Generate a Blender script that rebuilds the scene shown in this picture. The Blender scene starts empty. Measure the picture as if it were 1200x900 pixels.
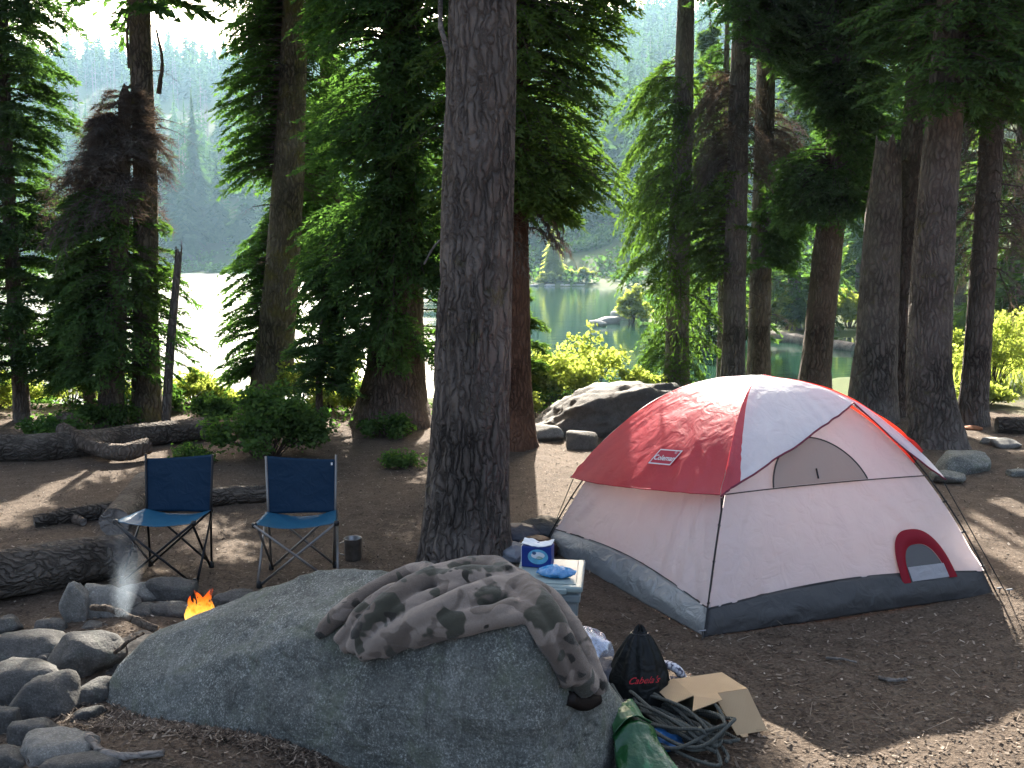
import bpy, bmesh, math, random
import numpy as np
from mathutils import Vector
from mathutils.bvhtree import BVHTree

# ------------------------------------------------------------------ camera, sky, sun, exposure
scene = bpy.context.scene
PITCH, FPX, EYE = math.radians(7.4), 1177.0, 2.2
cam_data = bpy.data.cameras.new("camera")
cam_data.sensor_width = 36.0
cam_data.lens = 36.0 * FPX / 1200.0
cam_data.clip_start = 0.05
cam_data.clip_end = 5000.0
cam = bpy.data.objects.new("camera", cam_data)
scene.collection.objects.link(cam)
cam.location = (0, 0, EYE)
cam.rotation_euler = (math.pi / 2 - PITCH, 0, 0)
scene.camera = cam

SUN_EL, SUN_AZ = math.radians(30.0), math.radians(-0.5)
world = bpy.data.worlds.new("World")
scene.world = world
world.use_nodes = True
wn = world.node_tree
bg = wn.nodes["Background"]
sky = wn.nodes.new("ShaderNodeTexSky")
sky.sky_type = 'NISHITA'
sky.sun_disc = False
sky.sun_elevation = SUN_EL
sky.sun_rotation = SUN_AZ
sky.air_density = 0.8
sky.dust_density = 10.0
sky.ozone_density = 0.3
wn.links.new(sky.outputs[0], bg.inputs[0])
bg.inputs[1].default_value = 0.085
sun_data = bpy.data.lights.new("sun", 'SUN')
sun_data.energy = 5.0
sun_data.angle = math.radians(0.5)
sun_data.color = (1.0, 0.93, 0.82)
sun = bpy.data.objects.new("sun", sun_data)
scene.collection.objects.link(sun)
SUN = np.array([math.sin(SUN_AZ) * math.cos(SUN_EL), math.cos(SUN_AZ) * math.cos(SUN_EL), math.sin(SUN_EL)])
sun.rotation_euler = Vector(tuple(SUN)).to_track_quat('Z', 'Y').to_euler()
scene.view_settings.view_transform = 'Standard'
scene.view_settings.look = 'None'
scene.view_settings.gamma = 1.0
scene.view_settings.exposure = 2.68
scene.render.engine = 'CYCLES'
scene.cycles.max_bounces = 8
scene.cycles.diffuse_bounces = 4
scene.cycles.glossy_bounces = 2
scene.cycles.transmission_bounces = 4
scene.cycles.transparent_max_bounces = 8
scene.cycles.volume_bounces = 0
scene.cycles.sample_clamp_indirect = 4.0

# ------------------------------------------------------------------ helpers
rng = np.random.default_rng(7)
random.seed(7)
CP, SP = math.cos(PITCH), math.sin(PITCH)
def ray(px, py):
    x = (px - 600) / FPX; v = -(py - 450) / FPX
    return np.array([x, CP + v * SP, -SP + v * CP])
def at(px, py, z=0.0):
    r = ray(px, py); return np.array([0, 0, EYE]) + r * ((z - EYE) / r[2])
def aty(px, py, Y):
    r = ray(px, py); return np.array([0, 0, EYE]) + r * (Y / r[1])
def project(p):
    x, y, z = p[0], p[1], p[2] - EYE
    dep = y * CP - z * SP
    return 600 + FPX * x / dep, 450 - FPX * (y * SP + z * CP) / dep

def _h(i, j, k, s):
    n = (i * 374761393 + j * 668265263 + k * 2147483647 + s * 1274126177).astype(np.int64)
    n = (n ^ (n >> 13)) * 1274126177
    n = n & 0x7fffffff
    n = ((n ^ (n >> 16)) * 2246822519) & 0x7fffffff
    return (n % 100003) / 100003.0
def vnoise(P, seed=0):
    P = np.asarray(P, float)
    I = np.floor(P).astype(np.int64); f = P - I; f = f * f * (3 - 2 * f)
    i, j, k = I[..., 0], I[..., 1], I[..., 2]
    def c(a, b, d): return _h(i + a, j + b, k + d, seed)
    fx, fy, fz = f[..., 0], f[..., 1], f[..., 2]
    x00 = c(0,0,0)*(1-fx)+c(1,0,0)*fx; x10 = c(0,1,0)*(1-fx)+c(1,1,0)*fx
    x01 = c(0,0,1)*(1-fx)+c(1,0,1)*fx; x11 = c(0,1,1)*(1-fx)+c(1,1,1)*fx
    return ((x00*(1-fy)+x10*fy)*(1-fz) + (x01*(1-fy)+x11*fy)*fz) * 2 - 1
def fbm(P, oct=4, seed=0, gain=.5):
    P = np.asarray(P, float); a = 1.0; t = 0; r = 0
    for o in range(oct):
        r = r + a * vnoise(P * (2 ** o) + 17.3 * o, seed + o); t += a; a *= gain
    return r / t
def sstep(x): x = np.clip(x, 0, 1); return x * x * (3 - 2 * x)

def link(o, parent=None):
    scene.collection.objects.link(o)
    if parent is not None: o.parent = parent
    return o
def np_mesh(name, V, F, mat, parent=None, smooth=False, local=None, mats=None, mi=None):
    """one mesh object; V (n,3) world coords, F (m,3|4) ints; local = origin"""
    V = np.asarray(V, np.float32); F = np.asarray(F, np.int32)
    if local is None and parent is not None: local = np.array(parent_origin(parent))
    if local is not None: V = V - np.asarray(local, np.float32)
    me = bpy.data.meshes.new(name)
    k = F.shape[1]
    me.vertices.add(len(V)); me.vertices.foreach_set("co", np.ascontiguousarray(V, np.float32).ravel())
    me.loops.add(F.size); me.loops.foreach_set("vertex_index", np.ascontiguousarray(F, np.int32).ravel())
    me.polygons.add(len(F))
    me.polygons.foreach_set("loop_start", np.arange(0, F.size, k, dtype=np.int32))
    me.polygons.foreach_set("use_smooth", np.full(len(F), smooth, bool))
    for m in (mats or [mat]): me.materials.append(m)
    if mi is not None: me.polygons.foreach_set("material_index", np.asarray(mi, np.int32))
    me.update(calc_edges=True)
    if mi is None: me.validate()
    o = bpy.data.objects.new(name, me)
    if local is not None and parent is None: o.location = tuple(float(v) for v in local)
    return link(o, parent)
def parent_origin(p):
    o = np.zeros(3)
    while p is not None:
        o += np.array(p.location); p = p.parent
    return o
def tag(o, label, cat, group=None, kind=None):
    if label: o['label'] = label
    if cat: o['category'] = cat
    if group: o['group'] = group
    if kind: o['kind'] = kind
    return o
def thing(name, loc, label, cat, group=None):
    o = bpy.data.objects.new(name, None)
    o.empty_display_size = 0.1
    o.location = tuple(float(v) for v in loc)
    link(o)
    return tag(o, label, cat, group)

class MB:
    """collects shapes into one mesh"""
    def __init__(s): s.V = []; s.F = []; s.n = 0; s.M = []
    def add(s, V, F, m=0):
        V = np.asarray(V, float)
        s.V.append(V); s.F += [tuple(int(i) + s.n for i in f) for f in F]; s.M += [m] * len(F); s.n += len(V); return s
    def tube(s, pts, rad, seg=8, cap=True, m=0):
        pts = np.asarray(pts, float); n = len(pts)
        rad = np.broadcast_to(np.asarray(rad, float), (n,))
        T = np.gradient(pts, axis=0); T /= np.linalg.norm(T, axis=1)[:, None] + 1e-12
        up = np.array([0, 0, 1.]) if abs(T[0][2]) < .9 else np.array([1., 0, 0])
        u = np.cross(T[0], up); u /= np.linalg.norm(u)
        V = []
        a = np.arange(seg) * 2 * np.pi / seg
        for i in range(n):
            u = u - T[i] * np.dot(u, T[i]); u /= np.linalg.norm(u) + 1e-12
            w = np.cross(T[i], u)
            V.append(pts[i] + rad[i] * (np.cos(a)[:, None] * u + np.sin(a)[:, None] * w))
        V = np.concatenate(V); F = []
        for i in range(n - 1):
            for j in range(seg):
                k = (j + 1) % seg
                F.append((i*seg+j, i*seg+k, (i+1)*seg+k, (i+1)*seg+j))
        if cap:
            F.append(tuple(range(seg - 1, -1, -1))); F.append(tuple((n-1)*seg + j for j in range(seg)))
        return s.add(V, F, m)
    def box(s, c, size, rot=0.0, m=0, tap=1.0):
        hx, hy, hz = np.asarray(size, float) / 2
        V = np.array([[x*(tap if z < 0 else 1), y*(tap if z < 0 else 1), z] for z in (-hz, hz) for x, y in ((-hx,-hy),(hx,-hy),(hx,hy),(-hx,hy))])
        cr, sr = math.cos(rot), math.sin(rot)
        V = V @ np.array([[cr, sr, 0], [-sr, cr, 0], [0, 0, 1]]) + np.asarray(c, float)
        return s.add(V, [(3,2,1,0),(4,5,6,7),(0,1,5,4),(1,2,6,5),(2,3,7,6),(3,0,4,7)], m)
    def lathe(s, c, prof, seg=24, m=0, sx=1.0, sy=1.0):
        V = []; F = []; a = np.arange(seg) * 2 * np.pi / seg
        for r, z in prof: V.append(np.stack([np.cos(a)*r*sx, np.sin(a)*r*sy, np.full(seg, z)], 1))
        V = np.concatenate(V) + np.asarray(c, float); n = len(prof)
        for i in range(n - 1):
            for j in range(seg):
                k = (j + 1) % seg; F.append((i*seg+j, i*seg+k, (i+1)*seg+k, (i+1)*seg+j))
        F.append(tuple(range(seg - 1, -1, -1))); F.append(tuple((n-1)*seg + j for j in range(seg)))
        return s.add(V, F, m)
    def build(s, name, mat, parent=None, local=None, smooth=False, mats=None):
        V = np.concatenate(s.V)
        if local is None: local = parent_origin(parent) if parent is not None else np.array([(V[:,0].min()+V[:,0].max())/2, (V[:,1].min()+V[:,1].max())/2, V[:,2].min()])
        me = bpy.data.meshes.new(name)
        me.from_pydata((V - np.asarray(local)).tolist(), [], s.F)
        for m in (mats or [mat]): me.materials.append(m)
        for p, m in zip(me.polygons, s.M): p.use_smooth = smooth; p.material_index = m
        me.update()
        o = bpy.data.objects.new(name, me)
        if parent is None: o.location = tuple(float(v) for v in local)
        return link(o, parent)
def grid_faces(n, m, wrap=False):
    i = np.arange(n - 1)[:, None]; j = np.arange(m if wrap else m - 1)[None, :]
    k = (j + 1) % m
    i, j, k = np.broadcast_arrays(i, j, k)
    return np.stack([i*m+j, i*m+k, (i+1)*m+k, (i+1)*m+j], -1).reshape(-1, 4)
def sheet(name, P, mat, parent=None, thick=0.0, smooth=True, mats=None, mi=None, local=None):
    n, m = P.shape[:2]
    o = np_mesh(name, P.reshape(-1, 3), grid_faces(n, m), mat, parent, smooth, local=local, mats=mats, mi=mi)
    if thick:
        md = o.modifiers.new("solid", 'SOLIDIFY'); md.thickness = thick; md.offset = 0
    return o
def bevel(o, w, seg=2):
    md = o.modifiers.new("bevel", 'BEVEL'); md.width = w; md.segments = seg; md.limit_method = 'ANGLE'
    return o
def spline(pts, n):
    pts = np.asarray(pts, float); k = len(pts)
    P = np.vstack([2*pts[0]-pts[1], pts, 2*pts[-1]-pts[-2]])
    t = np.linspace(0, k - 1, n); i = np.minimum(t.astype(int), k - 2); f = (t - i)[:, None]
    p0, p1, p2, p3 = P[i], P[i+1], P[i+2], P[i+3]
    return .5*((2*p1)+(-p0+p2)*f+(2*p0-5*p1+4*p2-p3)*f*f+(-p0+3*p1-3*p2+p3)*f**3)

# ------------------------------------------------------------------ materials
def M(name):
    m = bpy.data.materials.new(name); m.use_nodes = True
    nt = m.node_tree; nt.nodes.clear()
    return m, nt, nt.nodes.new("ShaderNodeOutputMaterial")
def nd(nt, t, ins=None, **at_):
    n = nt.nodes.new(t)
    for k, v in at_.items(): setattr(n, k, v)
    for k, v in (ins or {}).items():
        if isinstance(v, bpy.types.NodeSocket): nt.links.new(v, n.inputs[k])
        else: n.inputs[k].default_value = v
    return n
def rgb(c): return (c[0], c[1], c[2], 1.0)
def mixc(nt, f, a, b, blend='MIX'):
    n = nt.nodes.new("ShaderNodeMix"); n.data_type = 'RGBA'; n.blend_type = blend
    for i, v in ((0, f), (6, a), (7, b)):
        if isinstance(v, bpy.types.NodeSocket): nt.links.new(v, n.inputs[i])
        else: n.inputs[i].default_value = rgb(v) if i else v
    return n.outputs[2]
def ramp(nt, fac, stops):
    n = nt.nodes.new("ShaderNodeValToRGB"); nt.links.new(fac, n.inputs[0])
    e = n.color_ramp.elements
    while len(e) < len(stops): e.new(.5)
    for el, (p, c) in zip(e, stops):
        el.position = p; el.color = rgb(c) if not isinstance(c, (int, float)) else (c, c, c, 1)
    return n.outputs[0]
def coord(nt, scale=(1,1,1), kind='Object'):
    tc = nt.nodes.new("ShaderNodeTexCoord")
    return nd(nt, "ShaderNodeMapping", {'Vector': tc.outputs[kind], 'Scale': scale}).outputs[0]
def noise(nt, vec, scale, detail=4, rough=.55, dist=0.0):
    return nd(nt, "ShaderNodeTexNoise", {'Vector': vec, 'Scale': scale, 'Detail': detail, 'Roughness': rough, 'Distortion': dist}).outputs[0]
def bump(nt, h, strength=.5, dist=.02, normal=None):
    ins = {'Height': h, 'Strength': strength, 'Distance': dist}
    if normal is not None: ins['Normal'] = normal
    return nd(nt, "ShaderNodeBump", ins).outputs[0]
def princ(nt, out, color, rough=.8, normal=None, spec=.3, metal=0.0, extra=None):
    ins = {'Base Color': color if isinstance(color, bpy.types.NodeSocket) else rgb(color), 'Roughness': rough, 'Specular IOR Level': spec, 'Metallic': metal}
    if normal is not None: ins['Normal'] = normal
    ins.update(extra or {})
    b = nd(nt, "ShaderNodeBsdfPrincipled", ins)
    nt.links.new(b.outputs[0], out.inputs[0]); return b
def math_(nt, op, a, b=0.0, clamp=False):
    n = nt.nodes.new("ShaderNodeMath"); n.operation = op; n.use_clamp = clamp
    for i, v in enumerate((a, b)):
        if isinstance(v, bpy.types.NodeSocket): nt.links.new(v, n.inputs[i])
        else: n.inputs[i].default_value = v
    return n.outputs[0]

def bark_mat(name, dark, light, moss=0.0, sc=1.0, mosscol=(.125,.115,.032), dist=.025, st=(21, 21, 4.2)):
    m, nt, out = M(name)
    v0 = coord(nt, (1,1,1))
    wn_ = nd(nt, "ShaderNodeVectorMath", {0: nd(nt, "ShaderNodeTexNoise", {'Vector': v0, 'Scale': 6.0*sc, 'Detail': 4.0}).outputs[1], 1: (.13/sc, .13/sc, .25/sc)}, operation='MULTIPLY').outputs[0]
    w = nd(nt, "ShaderNodeVectorMath", {0: v0, 1: wn_}, operation='ADD').outputs[0]
    v = nd(nt, "ShaderNodeMapping", {'Vector': w, 'Scale': tuple(q*sc for q in st)}).outputs[0]
    vo = nd(nt, "ShaderNodeTexVoronoi", {'Vector': v, 'Scale': 1.0}, feature='DISTANCE_TO_EDGE').outputs[0]
    plates = ramp(nt, vo, [(0.0, 0.0), (.22, .8), (.5, 1.0)])
    fib = noise(nt, nd(nt, "ShaderNodeMapping", {'Vector': v0, 'Scale': tuple(q*3*sc for q in st)}).outputs[0], 1.0, 5, .65)
    big = noise(nt, v0, 1.6*sc, 3)
    c = mixc(nt, fib, dark, light)
    c = mixc(nt, math_(nt, 'MULTIPLY', plates, .75), [x*.35 for x in dark], c)
    c = mixc(nt, ramp(nt, big, [(.35, .0), (.7, .5)]), c, [x*1.25 for x in light])
    if moss:
        mn = ramp(nt, noise(nt, v0, 3.0*sc, 5, .7), [(.62-.3*moss, 0.0), (.78-.25*moss, 1.0)])
        c = mixc(nt, math_(nt, 'MULTIPLY', mn, .8), c, mosscol)
    h = math_(nt, 'ADD', plates, math_(nt, 'MULTIPLY', fib, .7))
    princ(nt, out, c, .92, bump(nt, h, 1.0, dist), .15)
    return m
def rock_mat(name, a, b, speck=1.0, lichen=0.0, lcol=(.14,.17,.12)):
    m, nt, out = M(name)
    v = coord(nt)
    big = noise(nt, v, 2.2, 5, .6)
    fine = noise(nt, v, 105, 4, .8)
    mid = noise(nt, v, 24, 4, .65)
    c = mixc(nt, ramp(nt, big, [(.3, 0.0), (.7, 1.0)]), a, b)
    pat = ramp(nt, noise(nt, v, 5.5, 5, .65, .5), [(.32, .25), (.62, 1.0)])
    c = mixc(nt, math_(nt, 'MULTIPLY', pat, ramp(nt, fine, [(.40, .0), (.52, .0), (.62, .7 * speck), (.75, speck)])), c, [min(.6, x*2.6+.05) for x in b])
    c = mixc(nt, ramp(nt, fine, [(.30, .85*speck), (.44, 0.0)]), c, [x*.3 for x in a])
    c = mixc(nt, ramp(nt, mid, [(.3, .55), (.55, 0.0)]), c, [x*.5 for x in a])
    st_ = noise(nt, nd(nt, "ShaderNodeMapping", {'Vector': v, 'Scale': (5, 5, 1.3)}).outputs[0], 1.0, 5, .7, .6)
    c = mixc(nt, ramp(nt, st_, [(.56, 0.0), (.72, .6)]), c, [x*.4 for x in a])
    if lichen:
        ln = ramp(nt, noise(nt, v, 4.5, 6, .7, .6), [(.5, 0.0), (.68, lichen)])
        c = mixc(nt, ln, c, lcol)
    vo = nd(nt, "ShaderNodeTexVoronoi", {'Vector': v, 'Scale': 60.0}).outputs[0]
    h = math_(nt, 'ADD', math_(nt, 'MULTIPLY', mid, 1.6), math_(nt, 'MULTIPLY', vo, .5))
    princ(nt, out, c, .85, bump(nt, math_(nt, 'ADD', h, fine), .55, .010), .3)
    return m
def leaf_mat(name, dark, light, trans=.4, tcol=None, gloss=.0, haze=None):
    m, nt, out = M(name)
    geo = nt.nodes.new("ShaderNodeNewGeometry")
    v = coord(nt)
    cl = noise(nt, v, 1.7, 3)
    f = math_(nt, 'ADD', math_(nt, 'MULTIPLY', geo.outputs['Random Per Island'], .55), math_(nt, 'MULTIPLY', ramp(nt, cl, [(.3, 0.0), (.7, 1.0)]), .45), True)
    c = mixc(nt, f, dark, light)
    d = nd(nt, "ShaderNodeBsdfDiffuse", {'Color': c})
    t = nd(nt, "ShaderNodeBsdfTranslucent", {'Color': mixc(nt, 1.0, c, tcol or (1.35, 1.75, .75), 'MULTIPLY')})
    s = nd(nt, "ShaderNodeMixShader", {0: trans, 1: d.outputs[0], 2: t.outputs[0]})
    if gloss:
        g = nd(nt, "ShaderNodeBsdfGlossy", {'Color': (1,1,1,1), 'Roughness': .45})
        s = nd(nt, "ShaderNodeMixShader", {0: gloss, 1: s.outputs[0], 2: g.outputs[0]})
    nt.links.new(s.outputs[0], out.inputs[0]); return m
def cloth_mat(name, col, trans=.3, tcol=None, wr=.0, gloss=.04, grough=.4, wscale=14):
    m, nt, out = M(name)
    v = coord(nt)
    n1 = noise(nt, v, 7, 4, .6, .8); weave = noise(nt, v, 260, 2)
    c = mixc(nt, ramp(nt, n1, [(.3, .0), (.75, .22)]), col, [x*.7 for x in col])
    nrm = bump(nt, math_(nt, 'ADD', noise(nt, v, wscale, 3, .5, 1.2), math_(nt, 'MULTIPLY', weave, .05)), wr, .03) if wr else None
    ins = {'Color': c}
    if nrm is not None: ins['Normal'] = nrm
    s = nd(nt, "ShaderNodeBsdfDiffuse", ins)
    if trans:
        t = nd(nt, "ShaderNodeBsdfTranslucent", {'Color': rgb(tcol or col)})
        s = nd(nt, "ShaderNodeMixShader", {0: trans, 1: s.outputs[0], 2: t.outputs[0]})
    gi = {'Color': (1,1,1,1), 'Roughness': grough}
    if nrm is not None: gi['Normal'] = nrm
    g = nd(nt, "ShaderNodeBsdfGlossy", gi)
    s = nd(nt, "ShaderNodeMixShader", {0: gloss, 1: s.outputs[0], 2: g.outputs[0]})
    nt.links.new(s.outputs[0], out.inputs[0]); return m
def plain(name, col, rough=.6, metal=0.0, spec=.4, var=.25, sc=20, bmp=0.0):
    m, nt, out = M(name)
    n = noise(nt, coord(nt), sc, 4)
    c = mixc(nt, ramp(nt, n, [(.35, 0.0), (.7, 1.0)]), [x*(1-var) for x in col], [min(1, x*(1+var*.6)) for x in col])
    princ(nt, out, c, rough, bump(nt, n, bmp, .01) if bmp else None, spec, metal); return m

MAT = {}
MAT['bark'] = bark_mat('bark_grey', (.095,.078,.066), (.225,.190,.164), 0.05)
MAT['bark_brown'] = bark_mat('bark_brown', (.098,.074,.057), (.215,.170,.135), 0.0)
MAT['bark_red'] = bark_mat('bark_reddish', (.070,.036,.024), (.160,.090,.060), 0.0)
MAT['bark_moss'] = bark_mat('bark_mossy', (.092,.078,.060), (.215,.182,.140), .42)
MAT['bark_pale'] = bark_mat('bark_pale', (.112,.096,.083), (.255,.224,.196), .06)
MAT['log'] = bark_mat('log_bark', (.075,.060,.049), (.210,.180,.150), 0.0, 1.2, st=(3.5,20,20))
MAT['deadwood'] = bark_mat('dead_wood', (.13,.11,.095), (.33,.30,.27), 0.0, 2.0, st=(3,10,10), dist=.008)
MAT['granite'] = rock_mat('granite_boulder', (.070,.074,.066), (.185,.190,.172), 1.0, .65, (.105,.120,.078))
MAT['rock'] = rock_mat('ring_stone', (.054,.051,.046), (.110,.104,.096), .5, .25)
MAT['rock_pale'] = rock_mat('pale_stone', (.13,.125,.112), (.22,.21,.19), .5, .2)
MAT['rock_slab'] = rock_mat('slab_stone', (.050,.043,.037), (.10,.087,.074), .4, .4, (.06,.055,.045))
MAT['rock_far'] = rock_mat('shore_stone', (.28,.28,.27), (.42,.42,.40), .3)
MAT['needle_a'] = leaf_mat('fir_needles', (.040,.080,.026), (.098,.160,.056), .44)
MAT['needle_b'] = leaf_mat('hemlock_needles', (.034,.066,.026), (.084,.135,.052), .40)
MAT['needle_c'] = leaf_mat('lit_fir_needles', (.040,.070,.020), (.105,.150,.046), .46)
MAT['twig_dead'] = leaf_mat('dead_twigs', (.058,.049,.043), (.150,.130,.115), .2, (1.2,1.0,.8))
MAT['leaf_y'] = leaf_mat('sunlit_shrub_leaves', (.150,.200,.050), (.300,.340,.120), .58, (1.7,1.7,.9))  # sun glare put into the colour: paler and brighter than the leaves themselves
MAT['leaf_b'] = leaf_mat('bush_leaves', (.040,.080,.026), (.105,.165,.055), .42)
MAT['far_a'] = leaf_mat('far_conifer', (.024,.052,.024), (.066,.105,.046), .35)
MAT['far_dead'] = leaf_mat('far_snag', (.11,.085,.075), (.20,.17,.15), .1, (1,1,1))
MAT['limb'] = plain('limb_bark', (.075,.058,.047), .9, 0, .1)
# ------------------------------------------------------------------ terrain and lake
WATER = -1.5
LAKE = np.array([(-420,19),(-60,19.5),(-20,20),(-8,20),(-3,20.3),(0,21),(3,22.3),(6,24.5),(8.6,26.5),(11.3,31),(14.6,37),(16.0,41),(15.2,44),
                 (11,45.3),(8.6,49),(7.0,55),(8.5,66),(13,88),(17,104),(12,112),(9,113),(3.2,113.5),(1.2,117),(-4,126),(-25,150),(-55,190),(-100,204),(-190,212),(-420,205)], float)
def poly_sd(x, y, P):
    """signed distance to polygon, negative inside"""
    x = np.asarray(x, float); y = np.asarray(y, float)
    d = np.full(x.shape, 1e18); ins = np.zeros(x.shape, bool)
    n = len(P)
    for i in range(n):
        ax, ay = P[i]; bx, by = P[(i + 1) % n]
        ex, ey = bx - ax, by - ay
        t = np.clip(((x-ax)*ex + (y-ay)*ey) / (ex*ex + ey*ey), 0, 1)
        d = np.minimum(d, (x-ax-t*ex)**2 + (y-ay-t*ey)**2)
        c = ((ay > y) != (by > y)) & (x < (bx-ax)*(y-ay)/(by-ay+1e-12)+ax)
        ins ^= c
    d = np.sqrt(d); return np.where(ins, -d, d)
def ground_z(x, y, detail=True):
    x = np.asarray(x, float); y = np.asarray(y, float)
    d = poly_sd(x, y, LAKE)
    wob = 1.2 * fbm(np.stack([x*.15, y*.15, x*0], -1), 3, 5) * np.clip((y-15)/10, 0, 1)
    d2 = d + wob * sstep(np.abs(d)/2) * .6
    wr = sstep((x - 6) / 6) * sstep((y - 16) / 8)
    run = 5.3 * (1 - wr) + 13 * wr
    near = WATER + 1.5 * sstep(np.clip(d2, 0, None) / run * .5) * 2
    near = np.minimum(near, 0.0) + .03 * np.clip(d2 - run, 0, 40) * wr
    far = WATER + .10 * np.clip(d2, 0, 14) + .36 * np.clip(d2 - 10, 0, None)
    az = np.degrees(np.arctan2(x, np.maximum(y, 1)))
    rid = np.interp(az, [-60, -30, -25, -22, -18, -14, -8, 0, 10, 30, 60], [150, 148, 118, 98, 86, 84, 96, 118, 128, 140, 150])
    rid = rid * (1 + .10 * fbm(np.stack([x*.012, y*.012, x*0], -1), 3, 9))
    far = np.where(far > rid*.75, rid*.75 + rid*.25*(1-np.exp(-(far-rid*.75)/(rid*.25))), far)
    w = sstep((y - 52) / 40)
    w = np.maximum(w, sstep((np.abs(x) - 45) / 60) * sstep((y - 25) / 40) * (x > 0))
    z = near*(1-w) + far*w
    bed = np.clip(d * .35, -2.2, 0) + WATER
    z = np.where(d < 0, bed, z)
    z = z + 3.5 * w * fbm(np.stack([x*.03, y*.03, x*0+3], -1), 4, 11) * np.clip(d2/30, 0, 1)
    if detail:
        fade = np.clip((30 - np.hypot(x, y)) / 15, 0, 1)
        z = z + fade * (.035 * fbm(np.stack([x*.9, y*.9, x*0], -1), 4, 21) + .012 * fbm(np.stack([x*5, y*5, x*0], -1), 3, 22))
        # soil banked against the left foot of the big boulder
        z = z + .13 * np.exp(-(((x+1.35)/.75)**2 + ((y-4.05)/.32)**2))
        z = z + .05 * np.exp(-(((x+2.2)/.6)**2 + ((y-5.5)/.9)**2))
    return z
def gz(x, y): return float(ground_z(np.array([x]), np.array([y]))[0])
def lines(lo, hi, fine, f0, f1, grow):
    a = list(np.arange(f0, f1, fine)); s = fine; p = a[-1]
    while p < hi: s = min(s*grow, 14); p += s; a.append(p)
    s = fine; p = f0
    while p > lo: s = min(s*grow, 40); p -= s; a.insert(0, p)
    return np.array(a)
gx = lines(-620, 620, .10, -5.0, 5.0, 1.075)
gy = lines(-90, 700, .10, 3.2, 13.0, 1.045)
GX, GY = np.meshgrid(gx, gy)
GZ = ground_z(GX, GY)
m, nt, out = M('forest_floor')
v = coord(nt)
big = noise(nt, v, .9, 5, .6); mid = noise(nt, v, 7, 6, .7); fine = noise(nt, v, 60, 4, .7)
c = mixc(nt, ramp(nt, big, [(.3, 0.0), (.7, 1.0)]), (.066,.047,.034), (.106,.079,.058))
c = mixc(nt, ramp(nt, mid, [(.35, 0.0), (.7, .8)]), c, (.160,.124,.094))
c = mixc(nt, ramp(nt, fine, [(.3, .75), (.55, 0.0)]), c, (.022,.015,.011))
c = mixc(nt, ramp(nt, fine, [(.58, 0.0), (.75, .75)]), c, (.21,.175,.14))
sep = nd(nt, "ShaderNodeSeparateXYZ", {0: v})
fy = math_(nt, 'MULTIPLY', math_(nt, 'SUBTRACT', math_(nt, 'ADD', sep.outputs[1], math_(nt, 'MULTIPLY', big, 6.0)), 17.0), .5, True)
green = mixc(nt, mid, (.035,.060,.018), (.080,.105,.035))
c = mixc(nt, fy, c, green)
princ(nt, out, c, .95, bump(nt, math_(nt, 'ADD', fine, mid), .8, .025), .1)
MAT['ground'] = m
g = np_mesh('ground', np.stack([GX, GY, GZ], -1).reshape(-1, 3), grid_faces(len(gy), len(gx)), m, smooth=True)
g['kind'] = 'structure'

m, nt, out = M('lake_water')
v = coord(nt)
sep = nd(nt, "ShaderNodeSeparateXYZ", {0: v})
# breeze ruffles the open left part of the lake, the sheltered right arm is calm
wind = ramp(nt, math_(nt, 'ADD', math_(nt, 'MULTIPLY', math_(nt, 'SUBTRACT', math_(nt, 'DIVIDE', math_(nt, 'MULTIPLY', sep.outputs[0], -1.0), math_(nt, 'ADD', sep.outputs[1], 1.0)), .10), 1.8), math_(nt, 'MULTIPLY', noise(nt, nd(nt, "ShaderNodeMapping", {'Vector': v, 'Scale': (.03,.09,1)}).outputs[0], 1, 3), .35)), [(.10, 0.0), (.32, 1.0)])
r1 = noise(nt, nd(nt, "ShaderNodeMapping", {'Vector': v, 'Scale': (1.2, 3.2, 1)}).outputs[0], 1.6, 4, .6)
r2 = noise(nt, nd(nt, "ShaderNodeMapping", {'Vector': v, 'Scale': (.25, .7, 1)}).outputs[0], 1.0, 3, .5)
h = math_(nt, 'ADD', math_(nt, 'MULTIPLY', r1, math_(nt, 'ADD', math_(nt, 'MULTIPLY', wind, .10), .0035)), math_(nt, 'MULTIPLY', r2, .012))
nrm = bump(nt, h, 1.0, 1.0)
princ(nt, out, (.014,.042,.028), math_(nt, 'ADD', math_(nt, 'MULTIPLY', wind, .30), .035), nrm, .5, 0, {'IOR': 1.33})
MAT['water'] = m
wx = np.linspace(-430, 30, 24); wy = np.linspace(17, 230, 12)
WX, WY = np.meshgrid(wx, wy)
w = np_mesh('lake_water', np.stack([WX, WY, WX*0+WATER], -1).reshape(-1, 3), grid_faces(12, 24), m)
w['kind'] = 'structure'

# ------------------------------------------------------------------ far forest
def far_conifer(rg, layers=18, per=9, h=1.0, wid=.17, lean=0.0):
    """unit-height spiky conifer as drooping blade triangles (n,3,3)"""
    T = []
    for i in range(layers):
        f = i / layers
        z = .06 + .93 * f
        L = wid * (1 - f) ** .75 * (.75 + .5 * rg.random()) + .01
        n = max(3, int(per * (1 - .6 * f)))
        for j in range(n):
            a = 2*np.pi*(j + rg.random()) / n
            l = L * (.55 + .65 * rg.random()); d = np.array([math.cos(a), math.sin(a), 0]); e = np.array([-d[1], d[0], 0])
            roll = rg.uniform(-1.0, 1.0); wv = (e*math.cos(roll) + np.array([0, 0, 1])*math.sin(roll)) * l * rg.uniform(.28, .5)
            c0 = d*l*.12 + np.array([0, 0, z + .25*l]); tip = d*l + np.array([0, 0, z - .35*l*rg.random()])
            T.append([c0 - wv, tip, c0 + wv])
        T.append([[-.012, 0, z], [.012, 0, z], [0, 0, z + .13]])
    return np.array(T)
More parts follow.
